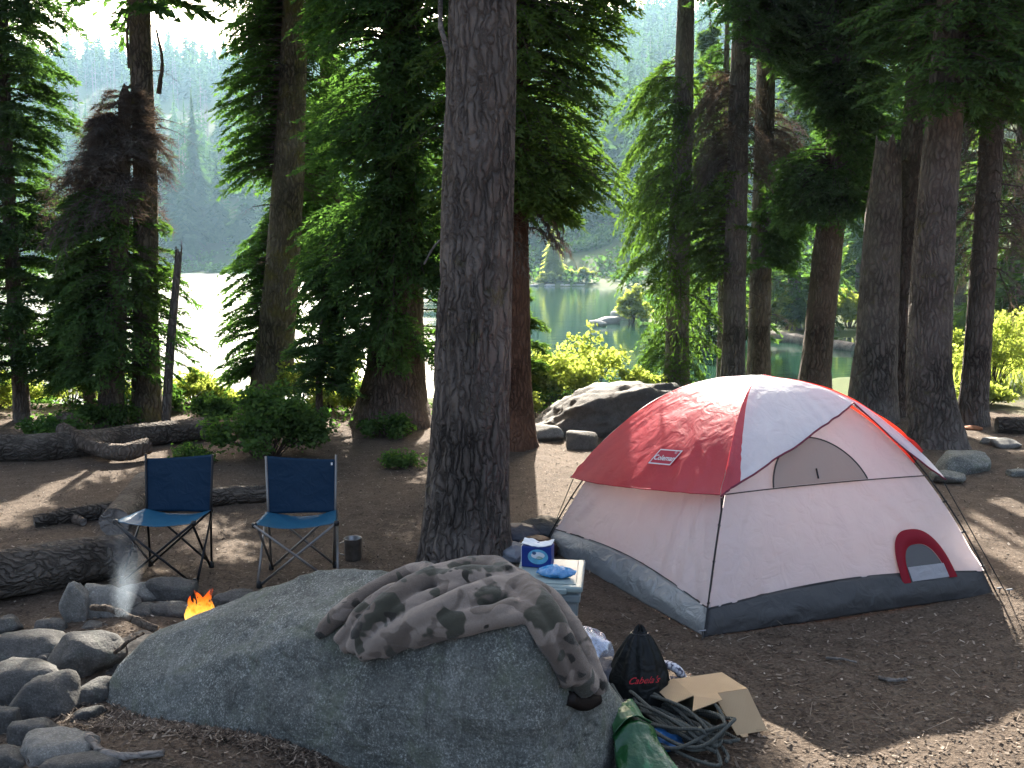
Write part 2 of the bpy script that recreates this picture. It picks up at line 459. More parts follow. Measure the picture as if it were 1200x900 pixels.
def far_snag(rg):
    T = []
    for k in range(3):
        a = k*2.1; d = np.array([math.cos(a), math.sin(a), 0])*.012
        T.append([d, np.array([-d[1], d[0], 0])*1.2, np.array([0, 0, 1.0])])
    for i in range(26):
        z = .25 + .7*rg.random(); a = rg.random()*6.28; l = .09*(1.1-z)+.02
        d = np.array([math.cos(a), math.sin(a), -.4])
        T.append([[0,0,z], [0,0,z+.012], d*l+[0,0,z]])
    return np.array(T)
FAR = [far_conifer(rng, 18, 9, 1, w_) for w_ in (.15, .18, .21, .165, .19)]
SNAG = [far_snag(rng) for _ in range(3)]
def scatter(temps, n, region, hlo, hhi, seed, dmin=3, thin=None):
    r = np.random.default_rng(seed); out_ = []
    az = np.radians(r.uniform(region[0], region[1], n)); dist = np.sqrt(r.uniform(region[2]**2, region[3]**2, n))
    x = np.sin(az)*dist; y = np.cos(az)*dist
    ok = poly_sd(x, y, LAKE) > dmin
    x, y = x[ok], y[ok]; z = ground_z(x, y, False)
    cl = fbm(np.stack([x*.02, y*.02, x*0], -1), 3, seed+3)
    ok = (cl > -.35) if thin is None else (cl > thin)
    x, y, z = x[ok], y[ok], z[ok]
    h = r.uniform(hlo, hhi, len(x)) * (.75 + .35*r.random(len(x)))
    for i in range(len(x)):
        t = temps[int(r.integers(len(temps)))]; a = r.random()*6.28; ca, sa = math.cos(a), math.sin(a)
        q = t * h[i]; s = r.uniform(.85, 1.25)
        X = (q[...,0]*ca - q[...,1]*sa)*s + x[i]; Y = (q[...,0]*sa + q[...,1]*ca)*s + y[i]
        out_.append(np.stack([X, Y, q[...,2] + z[i] - .3], -1))
    return np.concatenate(out_).reshape(-1, 3)
def soup(name, V, mat, parent=None, local=None):
    V = V.reshape(-1, 3)
    return np_mesh(name, V, np.arange(len(V)).reshape(-1, 3), mat, parent, False, local=local)
V = scatter(FAR, 3100, (-31, 24, 128, 500), 11, 20, 31, 14)
o = soup('hillside_forest', V, MAT['far_a']); tag(o, 'dense conifer forest covering the hazy hillside across the lake', 'forest', kind='stuff')
V = scatter(SNAG, 620, (-30, 10, 215, 480), 11, 19, 33, 20)
o = soup('dead_hillside_trees', V, MAT['far_dead']); tag(o, 'pale dead snags scattered through the forest on the far hillside', 'forest', kind='stuff')
def leaves(rg, C, R, n, ln, wd, up=.5):
    """n leaf rhombi (as 2 triangles) inside ellipsoid-ish clumps: C (k,3), R (k,3)"""
    i = rg.integers(len(C), size=n)
    u = rg.normal(size=(n, 3)); u /= np.linalg.norm(u, axis=1)[:, None]
    rr = rg.random(n)[:, None] ** .45
    p = C[i] + u * rr * R[i]
    d = rg.normal(size=(n, 3)); d[:, 2] = d[:, 2]*.5 - .15; d /= np.linalg.norm(d, axis=1)[:, None]
    nn = rg.normal(size=(n, 3)); nn[:, 2] += up*2; e = np.cross(d, nn); e /= np.linalg.norm(e, axis=1)[:, None] + 1e-9
    l = ln * rg.uniform(.6, 1.3, n)[:, None]; w_ = wd * rg.uniform(.6, 1.3, n)[:, None]
    a = p - d*l*.5; b = p + d*l*.5; q1 = p + e*w_*.5 - d*l*.08; q2 = p - e*w_*.5 - d*l*.08
    return np.stack([a, q1, b, q2], 1)
def quads_mesh(name, Q, mat, parent=None, local=None):
    V = Q.reshape(-1, 3); return np_mesh(name, V, np.arange(len(V)).reshape(-1, 4), mat, parent, False, local=local)
# brush at the foot of the far hill
r = np.random.default_rng(40); x = r.uniform(-130, 40, 1500); y = r.uniform(50, 225, 1500)
d = poly_sd(x, y, LAKE); ok = (d > .5) & (d < 26) & ((y > 105) | (x > 7)); x, y = x[ok], y[ok]
C = np.stack([x, y, ground_z(x, y, False) + .5], -1); R_ = np.stack([r.uniform(1.2, 2.8, len(x)), r.uniform(1.2, 2.8, len(x)), r.uniform(.7, 1.7, len(x))], -1)
Q = leaves(r, C, R_, 30000, .6, .5)
o = quads_mesh('lakeshore_brush', Q, MAT['leaf_b']); tag(o, 'low green brush along the far lakeshore', 'brush', kind='stuff')
# conifers on the far shore that stand out one by one
shore = [(232,318,118,.9,'pale pointed conifer on far shore, tallest of those right of the mossy pole tree'),
         (205,316,170,.8,'slim conifer on the far shore next to the tallest pale one'),
         (258,317,180,.85,'conifer on the far shore left of the green hanging foliage'),
         (648,320,262,.55,'small sunlit pale conifer on the rocky point across the calm water'),
         (672,316,206,.8,'dark conifer standing behind the rocky point across the lake'),
         (628,318,214,.8,'dark conifer on far shore beside the reddish trunk edge'),
         (706,314,190,.9,'tall dark conifer on far shore right of the rocky point')]
for i, (px, pb, pt, k, lab) in enumerate(shore):
    p = aty(px, pb, 216 if px < 400 else (119 if i == 3 else 150)); z0 = gz(p[0], p[1])
    top = aty(px, pt, p[1]); h = max(4, top[2] - z0)
    t = far_conifer(np.random.default_rng(50+i), 60, 16, 1, .15 if i != 3 else .26) * h
    o = soup('far_conifer', t + [p[0], p[1], z0-.3], MAT['far_a'] if i != 3 else MAT['leaf_y'], local=[p[0], p[1], z0-.3])
    tag(o, lab, 'tree', 'conifers along the far shore')

# ------------------------------------------------------------------ near trees
TA, TB, TC = at(826,747,0), at(1164,697,0), at(640,642,0)
TD = TB + TC - TA; TCN = (TA + TB + TC + TD) / 4
def wpoly(pts): return np.array([(np.array(p) - SUN*(p[2]/SUN[2]))[:2] for p in pts])
def gpoly(pts): return np.array([at(a, b, 0)[:2] for a, b in pts])
def spoly(pts):   # points (px,py,z): shadow foot on the ground
    o_ = []
    for a, b, z in pts:
        p = at(a, b, z); o_.append((p - SUN * (z / SUN[2]))[:2])
    return np.array(o_)
LIT = [gpoly([(-30,608),(130,547),(178,530),(180,540),(150,564),(80,602),(-30,648)]),
       gpoly([(386,527),(406,523),(412,560),(400,575)]),
       gpoly([(600,548),(627,536),(660,545),(700,560),(700,600),(655,617),(622,612)]),
       gpoly([(1012,846),(1230,862),(1230,960),(1050,960)]),
       gpoly([(1160,612),(1215,585),(1215,745),(1172,700)]),
       wpoly([(-2.6,5.9,.45),(-2.2,5.9,.45),(-2.15,5.9,.9),(-2.65,5.9,.9)]),
       wpoly([(TCN[0]-.75,TCN[1]+.1,1.05),(TCN[0]-.2,TCN[1]-.15,1.3),(TCN[0]+.15,TCN[1]-.1,1.3),(TB[0]-.35,TB[1]+.05,.62),(TB[0]-.2,TB[1]+.3,.3),(TD[0]+.3,TD[1]-.5,.3),(TD[0]-.3,TD[1]-.3,.6),(TCN[0]-.5,TCN[1]+.6,.9)]),
       spoly([(770,500,1.0),(835,455,1.2),(900,446,1.33),(985,470,1.2),(1010,490,1.1),(1087,560,.7),(1100,600,.5),(960,500,1.2),(850,500,1.15)]),
       wpoly([(.3,15.2,.3),(2.2,15.2,.3),(2.2,15.2,1.3),(.3,15.2,1.3)]),
       gpoly([(258,606),(300,596),(312,630),(292,652),(270,650)]), gpoly([(388,570),(420,560),(426,600),(404,616)]), gpoly([(100,600),(150,585),(160,600),(110,625)]), gpoly([(432,548),(480,540),(486,560),(440,572)]),
       gpoly([(84,736),(124,736),(124,744),(84,744)])]
def pruned(P):
    k = P[..., 2] / SUN[2]
    x = P[..., 0] - SUN[0]*k; y = P[..., 1] - SUN[1]*k
    o_ = np.zeros(x.shape, bool)
    for q in LIT:
        lo = q.min(0) - .2; hi = q.max(0) + .2
        c = (x > lo[0]) & (x < hi[0]) & (y > lo[1]) & (y < hi[1])
        if c.any(): o_[c] |= poly_sd(x[c], y[c], q) < .16
    return o_

def trunk_mesh(knots, seed, seg=40, dz=.05, flare=.35, fh=.35, bark=.06, top='taper'):
    K = np.asarray(knots, float)
    z = np.concatenate([np.arange(K[0, 2], min(K[-1, 2], 6.2), dz), np.arange(min(K[-1, 2], 6.2), K[-1, 2] + .01, .4)])
    z = np.unique(z)
    cx, cy, cr = (np.interp(z, K[:, 2], K[:, i]) for i in (0, 1, 3))
    if len(z) > 30:
        ker = np.hanning(15); ker /= ker.sum()
        cx, cy, cr = (np.convolve(np.pad(q, 7, 'edge'), ker, 'valid') for q in (cx, cy, cr))
    a = np.arange(seg) * 2*np.pi / seg
    A, Z = np.meshgrid(a, z)
    g0 = K[0, 2] + .1
    fl = flare * np.exp(-np.clip(Z - g0, 0, None) / fh)
    lob = .75 + .7 * vnoise(np.stack([np.cos(A)*1.6, np.sin(A)*1.6, Z*.15], -1), seed)
    rad = cr[:, None] * (1 + fl * lob + .05 * vnoise(np.stack([np.cos(A)*1.2, np.sin(A)*1.2, Z*.9], -1), seed+1))
    f = np.maximum(cr[:, None]/.04, 1.5)
    rid = np.abs(vnoise(np.stack([np.cos(A)*f, np.sin(A)*f, Z*2.6 + .8*np.sin(A*3)], -1), seed+2))
    rad = rad * (1 + bark * (np.minimum(rid*3, 1) - .7))
    rad[0] *= 1.0
    V = np.stack([cx[:, None] + rad*np.cos(A), cy[:, None] + rad*np.sin(A), Z], -1)
    if top == 'broken':
        n = len(z); j = 2.2*vnoise(np.stack([np.cos(A[-1])*2, np.sin(A[-1])*2, A[-1]*0], -1), seed+5)
        V[-3:, :, 2] += .06*j
    V = V.reshape(-1, 3); F = grid_faces(len(z), seg, True)
    ct = V[-seg:].mean(0) + [0, 0, .02]
    V = np.vstack([V, ct]); i = (len(z)-1)*seg
    Fc = np.array([[i+j, i+(j+1) % seg, len(V)-1, len(V)-1] for j in range(seg)])
    return V, np.vstack([F, Fc]), (z, cx, cy, cr)

def crown(ax, z0, z1, Lf, seed, bpm=30, ntw=16, nn=12, nl=.095, nw=.036, droop=.35, up=.12, tdroop=.35, azf=None, prune=True, tw=.42, s0=.1, var=.6, clv=.35, bm=1.0):
    r = np.random.default_rng(seed)
    nb = int((z1 - z0) * bpm * bm)
    zb = z0 + (z1 - z0) * r.random(nb); az = r.random(nb) * 2*np.pi
    if azf is not None:
        k = r.random(nb) < azf(az, zb); zb, az = zb[k], az[k]; nb = len(zb)
    z, cx, cy, cr = ax
    base = np.stack([np.interp(zb, z, cx), np.interp(zb, z, cy), zb], -1)
    base[:, 0] += np.cos(az)*np.interp(zb, z, cr)*.8; base[:, 1] += np.sin(az)*np.interp(zb, z, cr)*.8
    cl = 1 + clv*vnoise(np.stack([np.cos(az)*1.5, np.sin(az)*1.5, zb*1.1], -1), seed+4)
    L = Lf(zb) * r.uniform(var, 1.06, nb) * cl
    dr = droop * r.uniform(.6, 1.4, nb); upb = up * r.uniform(.3, 1.7, nb)
    d = np.stack([np.cos(az), np.sin(az), az*0], -1)
    def bp(s): # s (nb,k)
        return base[:, None, :] + d[:, None, :]*(L[:, None]*s)[..., None] + np.array([0,0,1.])*(L[:, None]*(upb[:, None]*s - dr[:, None]*s*s))[..., None]
    s = np.linspace(s0, 1, ntw)[None, :] + r.uniform(-.03, .03, (nb, ntw)); s = np.clip(s, .03, 1)
    if prune:
        kb = ~pruned(bp(np.broadcast_to(np.array([.3, .6, .9])[None, :], (nb, 3)))).any(1)
        base, az, L, dr, upb, d, zb = (q_[kb] for q_ in (base, az, L, dr, upb, d, zb)); nb = len(zb); s = s[kb]
    P = bp(s)
    side = np.where(np.arange(ntw) % 2, 1, -1)[None, :]
    ta = az[:, None] + side*(1.0 - .45*s) + r.uniform(-.25, .25, (nb, ntw))
    ta[:, -1] = az
    tl = (L[:, None]*tw*(1 - .72*s) + .07) * r.uniform(.7, 1.25, (nb, ntw))
    slope = upb[:, None] - 2*dr[:, None]*s
    keep = np.ones((nb, ntw), bool)
    if prune:
        tip = P + np.stack([np.cos(ta)*tl*.6, np.sin(ta)*tl*.6, ta*0], -1)
        keep &= ~pruned(tip)
    P = P[keep]; ta = ta[keep]; tl = tl[keep]; slope = slope[keep]
    n = len(P)
    q = (np.linspace(.03, 1, nn)[None, :] + r.uniform(-.04, .04, (n, nn)))
    td = np.stack([np.cos(ta), np.sin(ta), slope*.6], -1)
    pos = P[:, None, :] + td[:, None, :]*(tl[:, None]*q)[..., None]
    pos[..., 2] -= tdroop*tl[:, None]*q*q
    pos += r.normal(0, .006, pos.shape)
    nside = np.where(np.arange(nn) % 2, 1, -1)[None, :]
    na = ta[:, None] + nside*r.uniform(.35, 1.15, (n, nn)); na[:, -1] = ta
    ne = r.uniform(-.75, .45, (n, nn)) + slope[:, None]*.5
    ll = nl*r.uniform(.6, 1.35, (n, nn)) * (1 - .25*q)
    nd_ = np.stack([np.cos(na)*np.cos(ne), np.sin(na)*np.cos(ne), np.sin(ne)], -1)
    wd = td[:, None, :] * (nw*r.uniform(.7, 1.3, (n, nn))*.5)[..., None]
    wd = wd + r.normal(0, nw*.18, wd.shape)
    tri = np.stack([pos - wd, pos + wd, pos + nd_*ll[..., None]], -2).reshape(-1, 3, 3)
    # limbs: 3-sided tapering rods
    ss = np.broadcast_to(np.array([0, .35, .7, 1.0])[None, :], (nb, 4)); B = bp(ss)
    LL = L; dd = d
    rr = (.006 + .012*LL)[:, None] * np.array([1, .75, .45, .15])[None, :]
    e = np.stack([-dd[:, 1], dd[:, 0], dd[:, 0]*0], -1)
    ring = []
    for k in range(3):
        an = k*2*np.pi/3 + np.pi/2
        ring.append(B + e[:, None, :]*(np.cos(an)*rr)[..., None] + np.array([0,0,1.])*(np.sin(an)*rr)[..., None])
    RV = np.stack(ring, 2)  # nb,4,3,3
    nbk = len(B); idx = np.arange(nbk*12).reshape(nbk, 4, 3)
    LF = np.concatenate([np.stack([idx[:, i, k], idx[:, i, (k+1) % 3], idx[:, i+1, (k+1) % 3], idx[:, i+1, k]], -1) for i in range(3) for k in range(3)])
    return tri, RV.reshape(-1, 3), LF

TREES = {}
def tree(name, label, path, mat, seed, height=None, crowns=(), dead=(), zb=None, seg=36, flare=.35, fh=.35, top='taper', bark=.06, group='trees of the campsite grove', Y=None, rtop=.03):
    """path: (px,py,width_px) up the trunk, the first one on the ground; crowns: dicts for crown()"""
    px, py, w_ = path[0]
    if Y is None:
        z0 = 0.0
        for it in range(5): p = at(px, py, z0); z0 = gz(p[0], p[1])
    else:
        p = aty(px, py, Y); z0 = p[2]
    Y = p[1]
    kn = []
    for (a, b, w_) in path:
        q = aty(a, b, Y); dep = Y*CP - (q[2]-EYE)*SP
        kn.append([q[0], q[1], q[2], w_*dep/FPX/2])
    kn.insert(0, [kn[0][0], kn[0][1], kn[0][2]-.12, kn[0][3]])
    kn[1][2] += .02
    if height:
        t, u = kn[-1], kn[-2]; sl = np.clip((t[0]-u[0])/(t[2]-u[2]), -.04, .04)
        kn.append([t[0]+sl*(height-t[2])*.6, Y, height, rtop])
    V, F, ax = trunk_mesh(kn, seed, seg, .05, flare, fh, bark, top)
    root = thing(name, (p[0], p[1], z0), label, 'tree', group)
    np_mesh('trunk', V, F, mat, root, True)
    tris, lv, lf, n = [], [], [], 0
    for k, c in enumerate(crowns):
        c = dict(c); mt = c.pop('mat', 'needle_a')
        z0_, z1_ = c.pop('z'); Lk = c.pop('L')
        Lf = (lambda q, Lk=Lk: np.interp(q, [u[0] for u in Lk], [u[1] for u in Lk]))
        tr, V_, F_ = crown(ax, z0_, z1_, Lf, seed*10+k, **c)
        tris.append((tr, mt)); lv.append(V_); lf.append(F_ + n); n += len(V_)
    by = {}
    for tr, mt in tris: by.setdefault(mt, []).append(tr)
    for mt, l in by.items():
        soup('crown' if mt != 'twig_dead' else 'dead_twigs', np.concatenate(l), MAT[mt], root)['kind'] = 'stuff'
    if lv: np_mesh('limbs', np.vstack(lv), np.vstack(lf), MAT['limb'], root)['kind'] = 'stuff'
    TREES[label] = (root, ax, Y)
    return root, ax, Y
def facing(a0, spread, lo=.08):   # favour branches pointing towards azimuth a0 (radians, 0 = +x)
    return lambda az, zb: np.clip(lo + np.exp(-((np.angle(np.exp(1j*(az-a0))))/spread)**2), 0, 1)
LEFT, RIGHT, FRONT, BACK = math.pi, 0.0, -math.pi/2, math.pi/2
UP = dict(bpm=14, ntw=13, nn=9, nl=.17, nw=.10)     # crowns above the frame: coarser
def hi(z0, z1, L0, mat='needle_b', **k):
    c = dict(z=(z0, z1), L=[(z0, L0*.8), (z0+1, L0), (z1-3, L0*.55), (z1, .15)], mat=mat, **UP); c.update(k); return c

DN = dict(bm=1.75, ntw=15, nn=9, nl=.085, nw=.040, tw=.25, var=.84, clv=.2, droop=.40, up=.1, tdroop=.3)   # tight shingled firs
STUBS = dict(z=(.8, 5.2), L=[(.8,.35),(5.2,.5)], mat='twig_dead', bpm=9, ntw=7, nn=4, nl=.10, nw=.008, droop=.5, up=.2, tdroop=.4, prune=False)
# big bare trunk in front
tree('conifer_tree', 'thick bare grey-barked trunk standing nearest the camera beside the blanket boulder', [(543,655,95),(552,500,88),(558,300,86),(566,0,78)], MAT['bark'], 3, 19, [hi(9, 18.5, 1.9, 'needle_a')], seg=110, flare=.30, fh=.22, bark=.10)
# left edge fir
tree('conifer_tree', 'dark drooping fir at the left edge of the picture', [(27,492,17),(20,400,17),(8,200,15),(2,0,13)], MAT['bark'], 4, 15,
     [dict(z=(.55, 6.2), L=[(.5,.5),(1.2,.88),(2.4,.85),(3.5,.65),(5,.78),(6.2,.8)], mat='needle_b', bpm=56, ntw=18, nn=14, nl=.085, nw=.04, droop=.42, up=.25, tdroop=.45), hi(6, 14.5, 1.2)])
# straight pole tree with flared foot
tree('conifer_tree', 'straight mossy pole tree with flared foot by the pale end of the log', [(172,492,32),(171,380,29),(170,200,27),(163,0,24)], MAT['bark_moss'], 5, 17, [STUBS, hi(5.2, 16.5, 1.35)], flare=.55)
# broken leaning tree with brown broom
tree('broken_tree', 'broken brown tree with a brown dead-twig broom on top and green lower branches', [(128,497,28),(136,380,24),(143,200,18),(147,104,13)], MAT['bark_brown'], 6, None,
     [dict(z=(.7, 3.05), L=[(.6,.5),(1.0,.8),(2.0,.75),(3.0,.55)], mat='needle_a', bpm=150, azf=facing(LEFT, 1.3, .22), **DN),
      dict(z=(2.7, 3.9), L=[(2.7,.8),(3.3,.7),(3.9,.35)], mat='twig_dead', bpm=210, ntw=22, nn=9, nl=.14, nw=.012, azf=facing(LEFT, .9, .25), droop=.75, up=.6, tdroop=.7),
      dict(z=(3.3, 4.3), L=[(3.3,.5),(3.8,.35),(4.4,.2)], mat='twig_dead', bpm=110, ntw=18, nn=7, nl=.13, nw=.012, azf=facing(RIGHT, .9, .15), droop=.4, up=.4, tdroop=.5),
      dict(z=(1.6, 3.1), L=[(1.6,.55),(3.1,.75)], mat='needle_c', bpm=100, azf=facing(RIGHT, .7, .0), **DN)], top='broken')
tree('thin_tree', 'thin leaning trunk between the left edge fir and the broken tree', [(108,492,13),(100,420,11),(96,350,7)], MAT['bark_brown'], 7, None,
     [dict(z=(.5, 1.7), L=[(.5,.5),(1.7,.3)], mat='needle_a', bpm=45, ntw=14, nn=12)])
tree('dead_pole', 'thin dead leaning pole with broken top right of the mossy pole tree', [(194,497,10),(200,400,10),(210,293,8)], MAT['bark_pale'], 8, None, top='broken', flare=.1)
# mossy trunk with foliage to its left
tree('conifer_tree', 'mossy trunk behind the green bush with dark foliage on its left', [(318,452,43),(330,330,40),(340,180,35),(346,0,28)], MAT['bark_moss'], 9, 17,
     [dict(z=(.4, 2.6), L=[(.4,.55),(2.6,.7)], mat='needle_a', bpm=180, azf=facing(2.3, .95, .0), **DN), STUBS,
      dict(z=(2.4, 3.5), L=[(2.4,.7),(3.5,.9)], mat='needle_a', bpm=180, azf=facing(2.4, 1.0, .0), **DN), dict(z=(3.4, 6.6), L=[(3.4,.75),(4,.82),(6.6,.85)], mat='needle_a', bpm=190, azf=facing(2.4, 1.0, .0), prune=False, **DN), hi(6.0, 16.5, 1.3)], Y=15)
tree('conifer_tree', 'slender shaded trunk behind the mossy one, left of the dense fir', [(390,430,24),(387,200,22),(384,0,19)], MAT['bark'], 10, 16,
     [dict(z=(2.2, 6.2), L=[(2.2,.4),(4,.7),(6.2,.8)], mat='needle_a', bpm=120, azf=facing(LEFT, 1.5, .1), **DN), hi(5.6, 15.5, 1.2)], Y=17)
# dense green fir
tree('conifer_tree', 'broad-footed fir with the dense green skirt left of the foreground trunk', [(462,497,82),(464,430,68),(468,300,54),(472,0,44)], MAT['bark_brown'], 11, 19,
     [dict(z=(.95, 6.4), L=[(.9,.6),(1.6,.88),(2.6,1.0),(4,1.02),(6.4,1.05)], mat='needle_a', bpm=200, **DN, azf=lambda az, zb: np.clip(.35 + .75*np.cos(az+math.pi/2+.4), .08, 1)),
      dict(z=(1.05, 2.9), L=[(1.0,.75),(1.8,.95),(2.9,1.0)], mat='needle_a', bpm=150, azf=facing(FRONT-.55, 1.1, .05), prune=False, **DN),
      dict(z=(4.6, 7), L=[(4.6,1.2),(7,1.6)], mat='needle_a', bpm=60, azf=facing(RIGHT, .8, 0), nl=.12, nw=.06), hi(6.2, 18.5, 1.5)], flare=.42, fh=.4)  # high right-hand boughs added to keep a sun streak off the boulder
# reddish fir behind the big trunk
tree('conifer_tree', 'reddish-barked fir just behind the right edge of the foreground trunk', [(590,520,68),(592,430,58),(594,300,50),(598,0,40)], MAT['bark_red'], 12, 19,
     [dict(z=(2.7, 6.0), L=[(2.7,.5),(3.3,1.1),(4.2,1.12),(6,1.15)], mat='needle_c', bpm=190, azf=facing(-.3, 1.2, .1), **DN),
      dict(z=(2.1, 3.0), L=[(2.1,.35),(3.0,.55)], mat='twig_dead', bpm=60, ntw=16, nn=8, nl=.12, nw=.012, droop=1.0, azf=facing(0, .9, .05)),
      hi(5.8, 18.5, 1.5)], flare=.45, fh=.4)
# right-hand grove
tree('conifer_tree', 'drooping ragged fir standing behind the slab rock', [(792,462,26),(796,300,26),(802,80,22),(804,0,20)], MAT['bark_pale'], 13, 17,
     [dict(z=(.5, 6.6), L=[(.4,.6),(1.2,.95),(2.5,.75),(4,.85),(5.5,.8),(6.6,1.0)], mat='needle_c', bpm=70, ntw=17, nn=13, droop=.9, up=.25, tdroop=.8, azf=facing(2.9, 1.5, .12)), hi(5.6, 16.5, 1.3)], Y=16)
tree('conifer_tree', 'grey trunk carrying dark brown brooms behind the red side of the tent', [(858,460,25),(862,300,25),(866,120,23),(870,0,21)], MAT['bark_pale'], 14, 17,
     [dict(z=(3.5, 5.3), L=[(3.5,.45),(4.2,.75),(5.3,.4)], mat='twig_dead', bpm=120, ntw=22, nn=8, nl=.13, nw=.013, droop=.7, tdroop=.9, azf=facing(LEFT, 1.4, .15)),
      dict(z=(1.9, 3.6), L=[(1.9,.5),(3.6,.75)], mat='needle_c', bpm=110, azf=facing(2.7, .9, .0), **DN), STUBS, dict(z=(5.0, 6.6), L=[(5,.7),(6.6,1.1)], mat='needle_a', bpm=90, **DN), hi(6.0, 16.5, 1.3)], Y=15)
tree('conifer_tree', 'dark trunk close right of the broom-carrying trunk behind the tent', [(889,452,25),(892,300,25),(897,120,22),(901,0,20)], MAT['bark'], 15, 16,
     [dict(z=(3.6, 4.9), L=[(3.6,.35),(4.4,.6),(4.9,.3)], mat='twig_dead', bpm=90, ntw=20, nn=8, nl=.12, nw=.013, droop=.6, tdroop=.9, azf=facing(0, 1.3, .2)),
      dict(z=(2.0, 2.9), L=[(2,.35),(2.9,.5)], mat='needle_a', bpm=130, azf=facing(-.3, 1.0, .1), **DN), STUBS, dict(z=(4.9, 6.8), L=[(4.9,.6),(6.8,1.1)], mat='needle_a', bpm=90, **DN), hi(6.5, 15.5, 1.2)], Y=16.5)
tree('conifer_tree', 'very thin shaded stem between the ragged fir and broom-carrying trunk', [(846,452,12),(848,300,11),(850,150,9)], MAT['bark'], 16, 6.5, [dict(z=(2.2, 6.2), L=[(2.2,.4),(6.2,.4)], mat='needle_a', bpm=26)], Y=18)
tree('conifer_tree', 'leaning fir with dense dark skirt rising behind the tent top', [(953,456,33),(966,330,33),(982,180,30),(996,0,28)], MAT['bark_brown'], 17, 18,
     [dict(z=(2.75, 5.0), L=[(2.7,.45),(3.2,.85),(4.2,.8),(5.0,.6)], mat='needle_a', bpm=210, azf=facing(-2.3, 1.5, .15), **DN),
      dict(z=(5.1, 7.2), L=[(5.0,.9),(5.8,1.3),(7.2,1.2)], mat='needle_a', bpm=85, **DN), hi(7, 17.5, 1.4)], Y=15.5)
tree('snag_stump', 'tall broken-topped snag, widest and shortest of the trunks right of the tent top', [(1021,492,54),(1028,380,46),(1035,260,42),(1041,168,27)], MAT['bark_pale'], 18, None, top='broken', flare=.3)
tree('conifer_tree', 'dark straight trunk just behind the broken-topped snag', [(1048,498,33),(1060,350,35),(1074,180,36),(1086,0,34)], MAT['bark'], 19, 18,
     [dict(z=(5.0, 7), L=[(5,.6),(7,1.2)], mat='needle_b', bpm=60, **DN), STUBS, hi(6.8, 17.5, 1.4)], Y=13.6)
tree('conifer_tree', 'olive mossy trunk half hidden between the two dark trunks right of the snag', [(1068,470,30),(1078,350,28),(1088,200,24),(1096,0,20)], MAT['bark_moss'], 20, 17, [hi(5.5, 16.5, 1.2)], Y=15.5)
tree('conifer_tree', 'stout curved-foot trunk with a flared base right behind the tent corner', [(1099,522,54),(1088,440,50),(1093,300,46),(1106,150,41),(1118,0,36)], MAT['bark'], 21, 18,
     [dict(z=(3.75, 6.6), L=[(3.7,.5),(4.2,.95),(5.5,1.15),(6.6,1.2)], mat='needle_b', bpm=95, **DN, azf=lambda az, zb: np.clip(.55+.6*np.cos(az+.6), .15, 1)), hi(6.3, 17.5, 1.4)], seg=60, flare=.5, fh=.3)
tree('conifer_tree', 'rightmost trunk with fine bare drooping twigs', [(1139,497,30),(1150,350,29),(1160,200,27),(1170,0,24)], MAT['bark'], 22, 17,
     [dict(z=(2.0, 4.6), L=[(2,.6),(4.6,.75)], mat='twig_dead', bpm=30, ntw=14, nn=7, nl=.16, nw=.009, droop=1.0, up=.3, tdroop=1.1),
      dict(z=(4.3, 6.6), L=[(4.2,.7),(6.6,1.2)], mat='needle_b', bpm=90, **DN), hi(6.3, 16.5, 1.3)])
# trees standing further along the right bank
for i, (px, py, wd, Y, lab) in enumerate([(930,395,16,48,'sunlit hazy fir across the right arm of the lake, seen between two trunks'),
                                      (1010,380,15,58,'hazy fir beyond the floating log'),
                                      (825,395,15,40,'pale lit fir in the gap left of the broom-carrying trunk'),
                                      (1190,420,18,30,'lit fir at the right edge beyond the green bushes'),
                                      (1125,400,14,40,'lit fir beyond the bushes between the two rightmost trunks')]):
    p = aty(px, py, Y); z = gz(p[0], p[1]); py2 = project((p[0], p[1], z))[1]
    tree('bank_conifer', lab, [(px, py2, wd), (px+2, py2-150, wd*.8)], MAT['bark_brown'], 30+i, z+15,
         [dict(z=(z+.8, z+14.5), L=[(z+.8,2.0),(z+3,2.2),(z+14.5,.2)], mat='needle_c', bpm=12, ntw=13, nn=8, nl=.34, nw=.2, droop=.5, prune=False)], Y=Y, seg=14, group='firs on the far side of the right bank')
# ------------------------------------------------------------------ shrubs
def shrub(name, label, px, py, wpx, hpx, seed, mat='leaf_y', n=2600, ln=.06, wd=.04, Y=None, cat='bush', group='bushes around the campsite', clumps=26, zb=None, up=.5):
    if Y is None:
        z0 = 0.0
        for it in range(6): p = at(px, py, z0); z0 = gz(p[0], p[1])
    else:
        p = aty(px, py, Y); z0 = gz(p[0], p[1])
    sc = p[1] / FPX; W = wpx*sc/2; H = hpx*sc
    r = np.random.default_rng(seed)
    root = thing(name, (p[0], p[1], z0), label, cat, group)
    b = MB(); C = []
    for k in range(clumps):
        a = r.random()*6.28; rad = math.sqrt(r.random())
        tx, ty = W*.85*rad*math.cos(a), W*.6*rad*math.sin(a)
        tz = H*(.35 + .6*r.random())*(1 - .45*rad*rad)
        P = np.array([[p[0]+tx*.15, p[1]+ty*.15, z0-.03], [p[0]+tx*.5, p[1]+ty*.5, z0+tz*.6], [p[0]+tx, p[1]+ty, z0+tz]])
        b.tube(spline(P, 6), np.linspace(.007, .002, 6)*max(1, H), 4)
        C.append(P[2]); C.append(P[1]*.4+P[2]*.6)
    C = np.array(C); rr = max(.10, W*.26)
    R = np.tile([rr, rr, rr*.7], (len(C), 1)) * r.uniform(.6, 1.3, (len(C), 1))
    Q = leaves(r, C, R, n, ln, wd, up); Q[..., 2] = np.maximum(Q[..., 2], z0+.01)
    b.build('stems', MAT['limb'], root)
    quads_mesh('foliage', Q, MAT[mat], root)
    return root
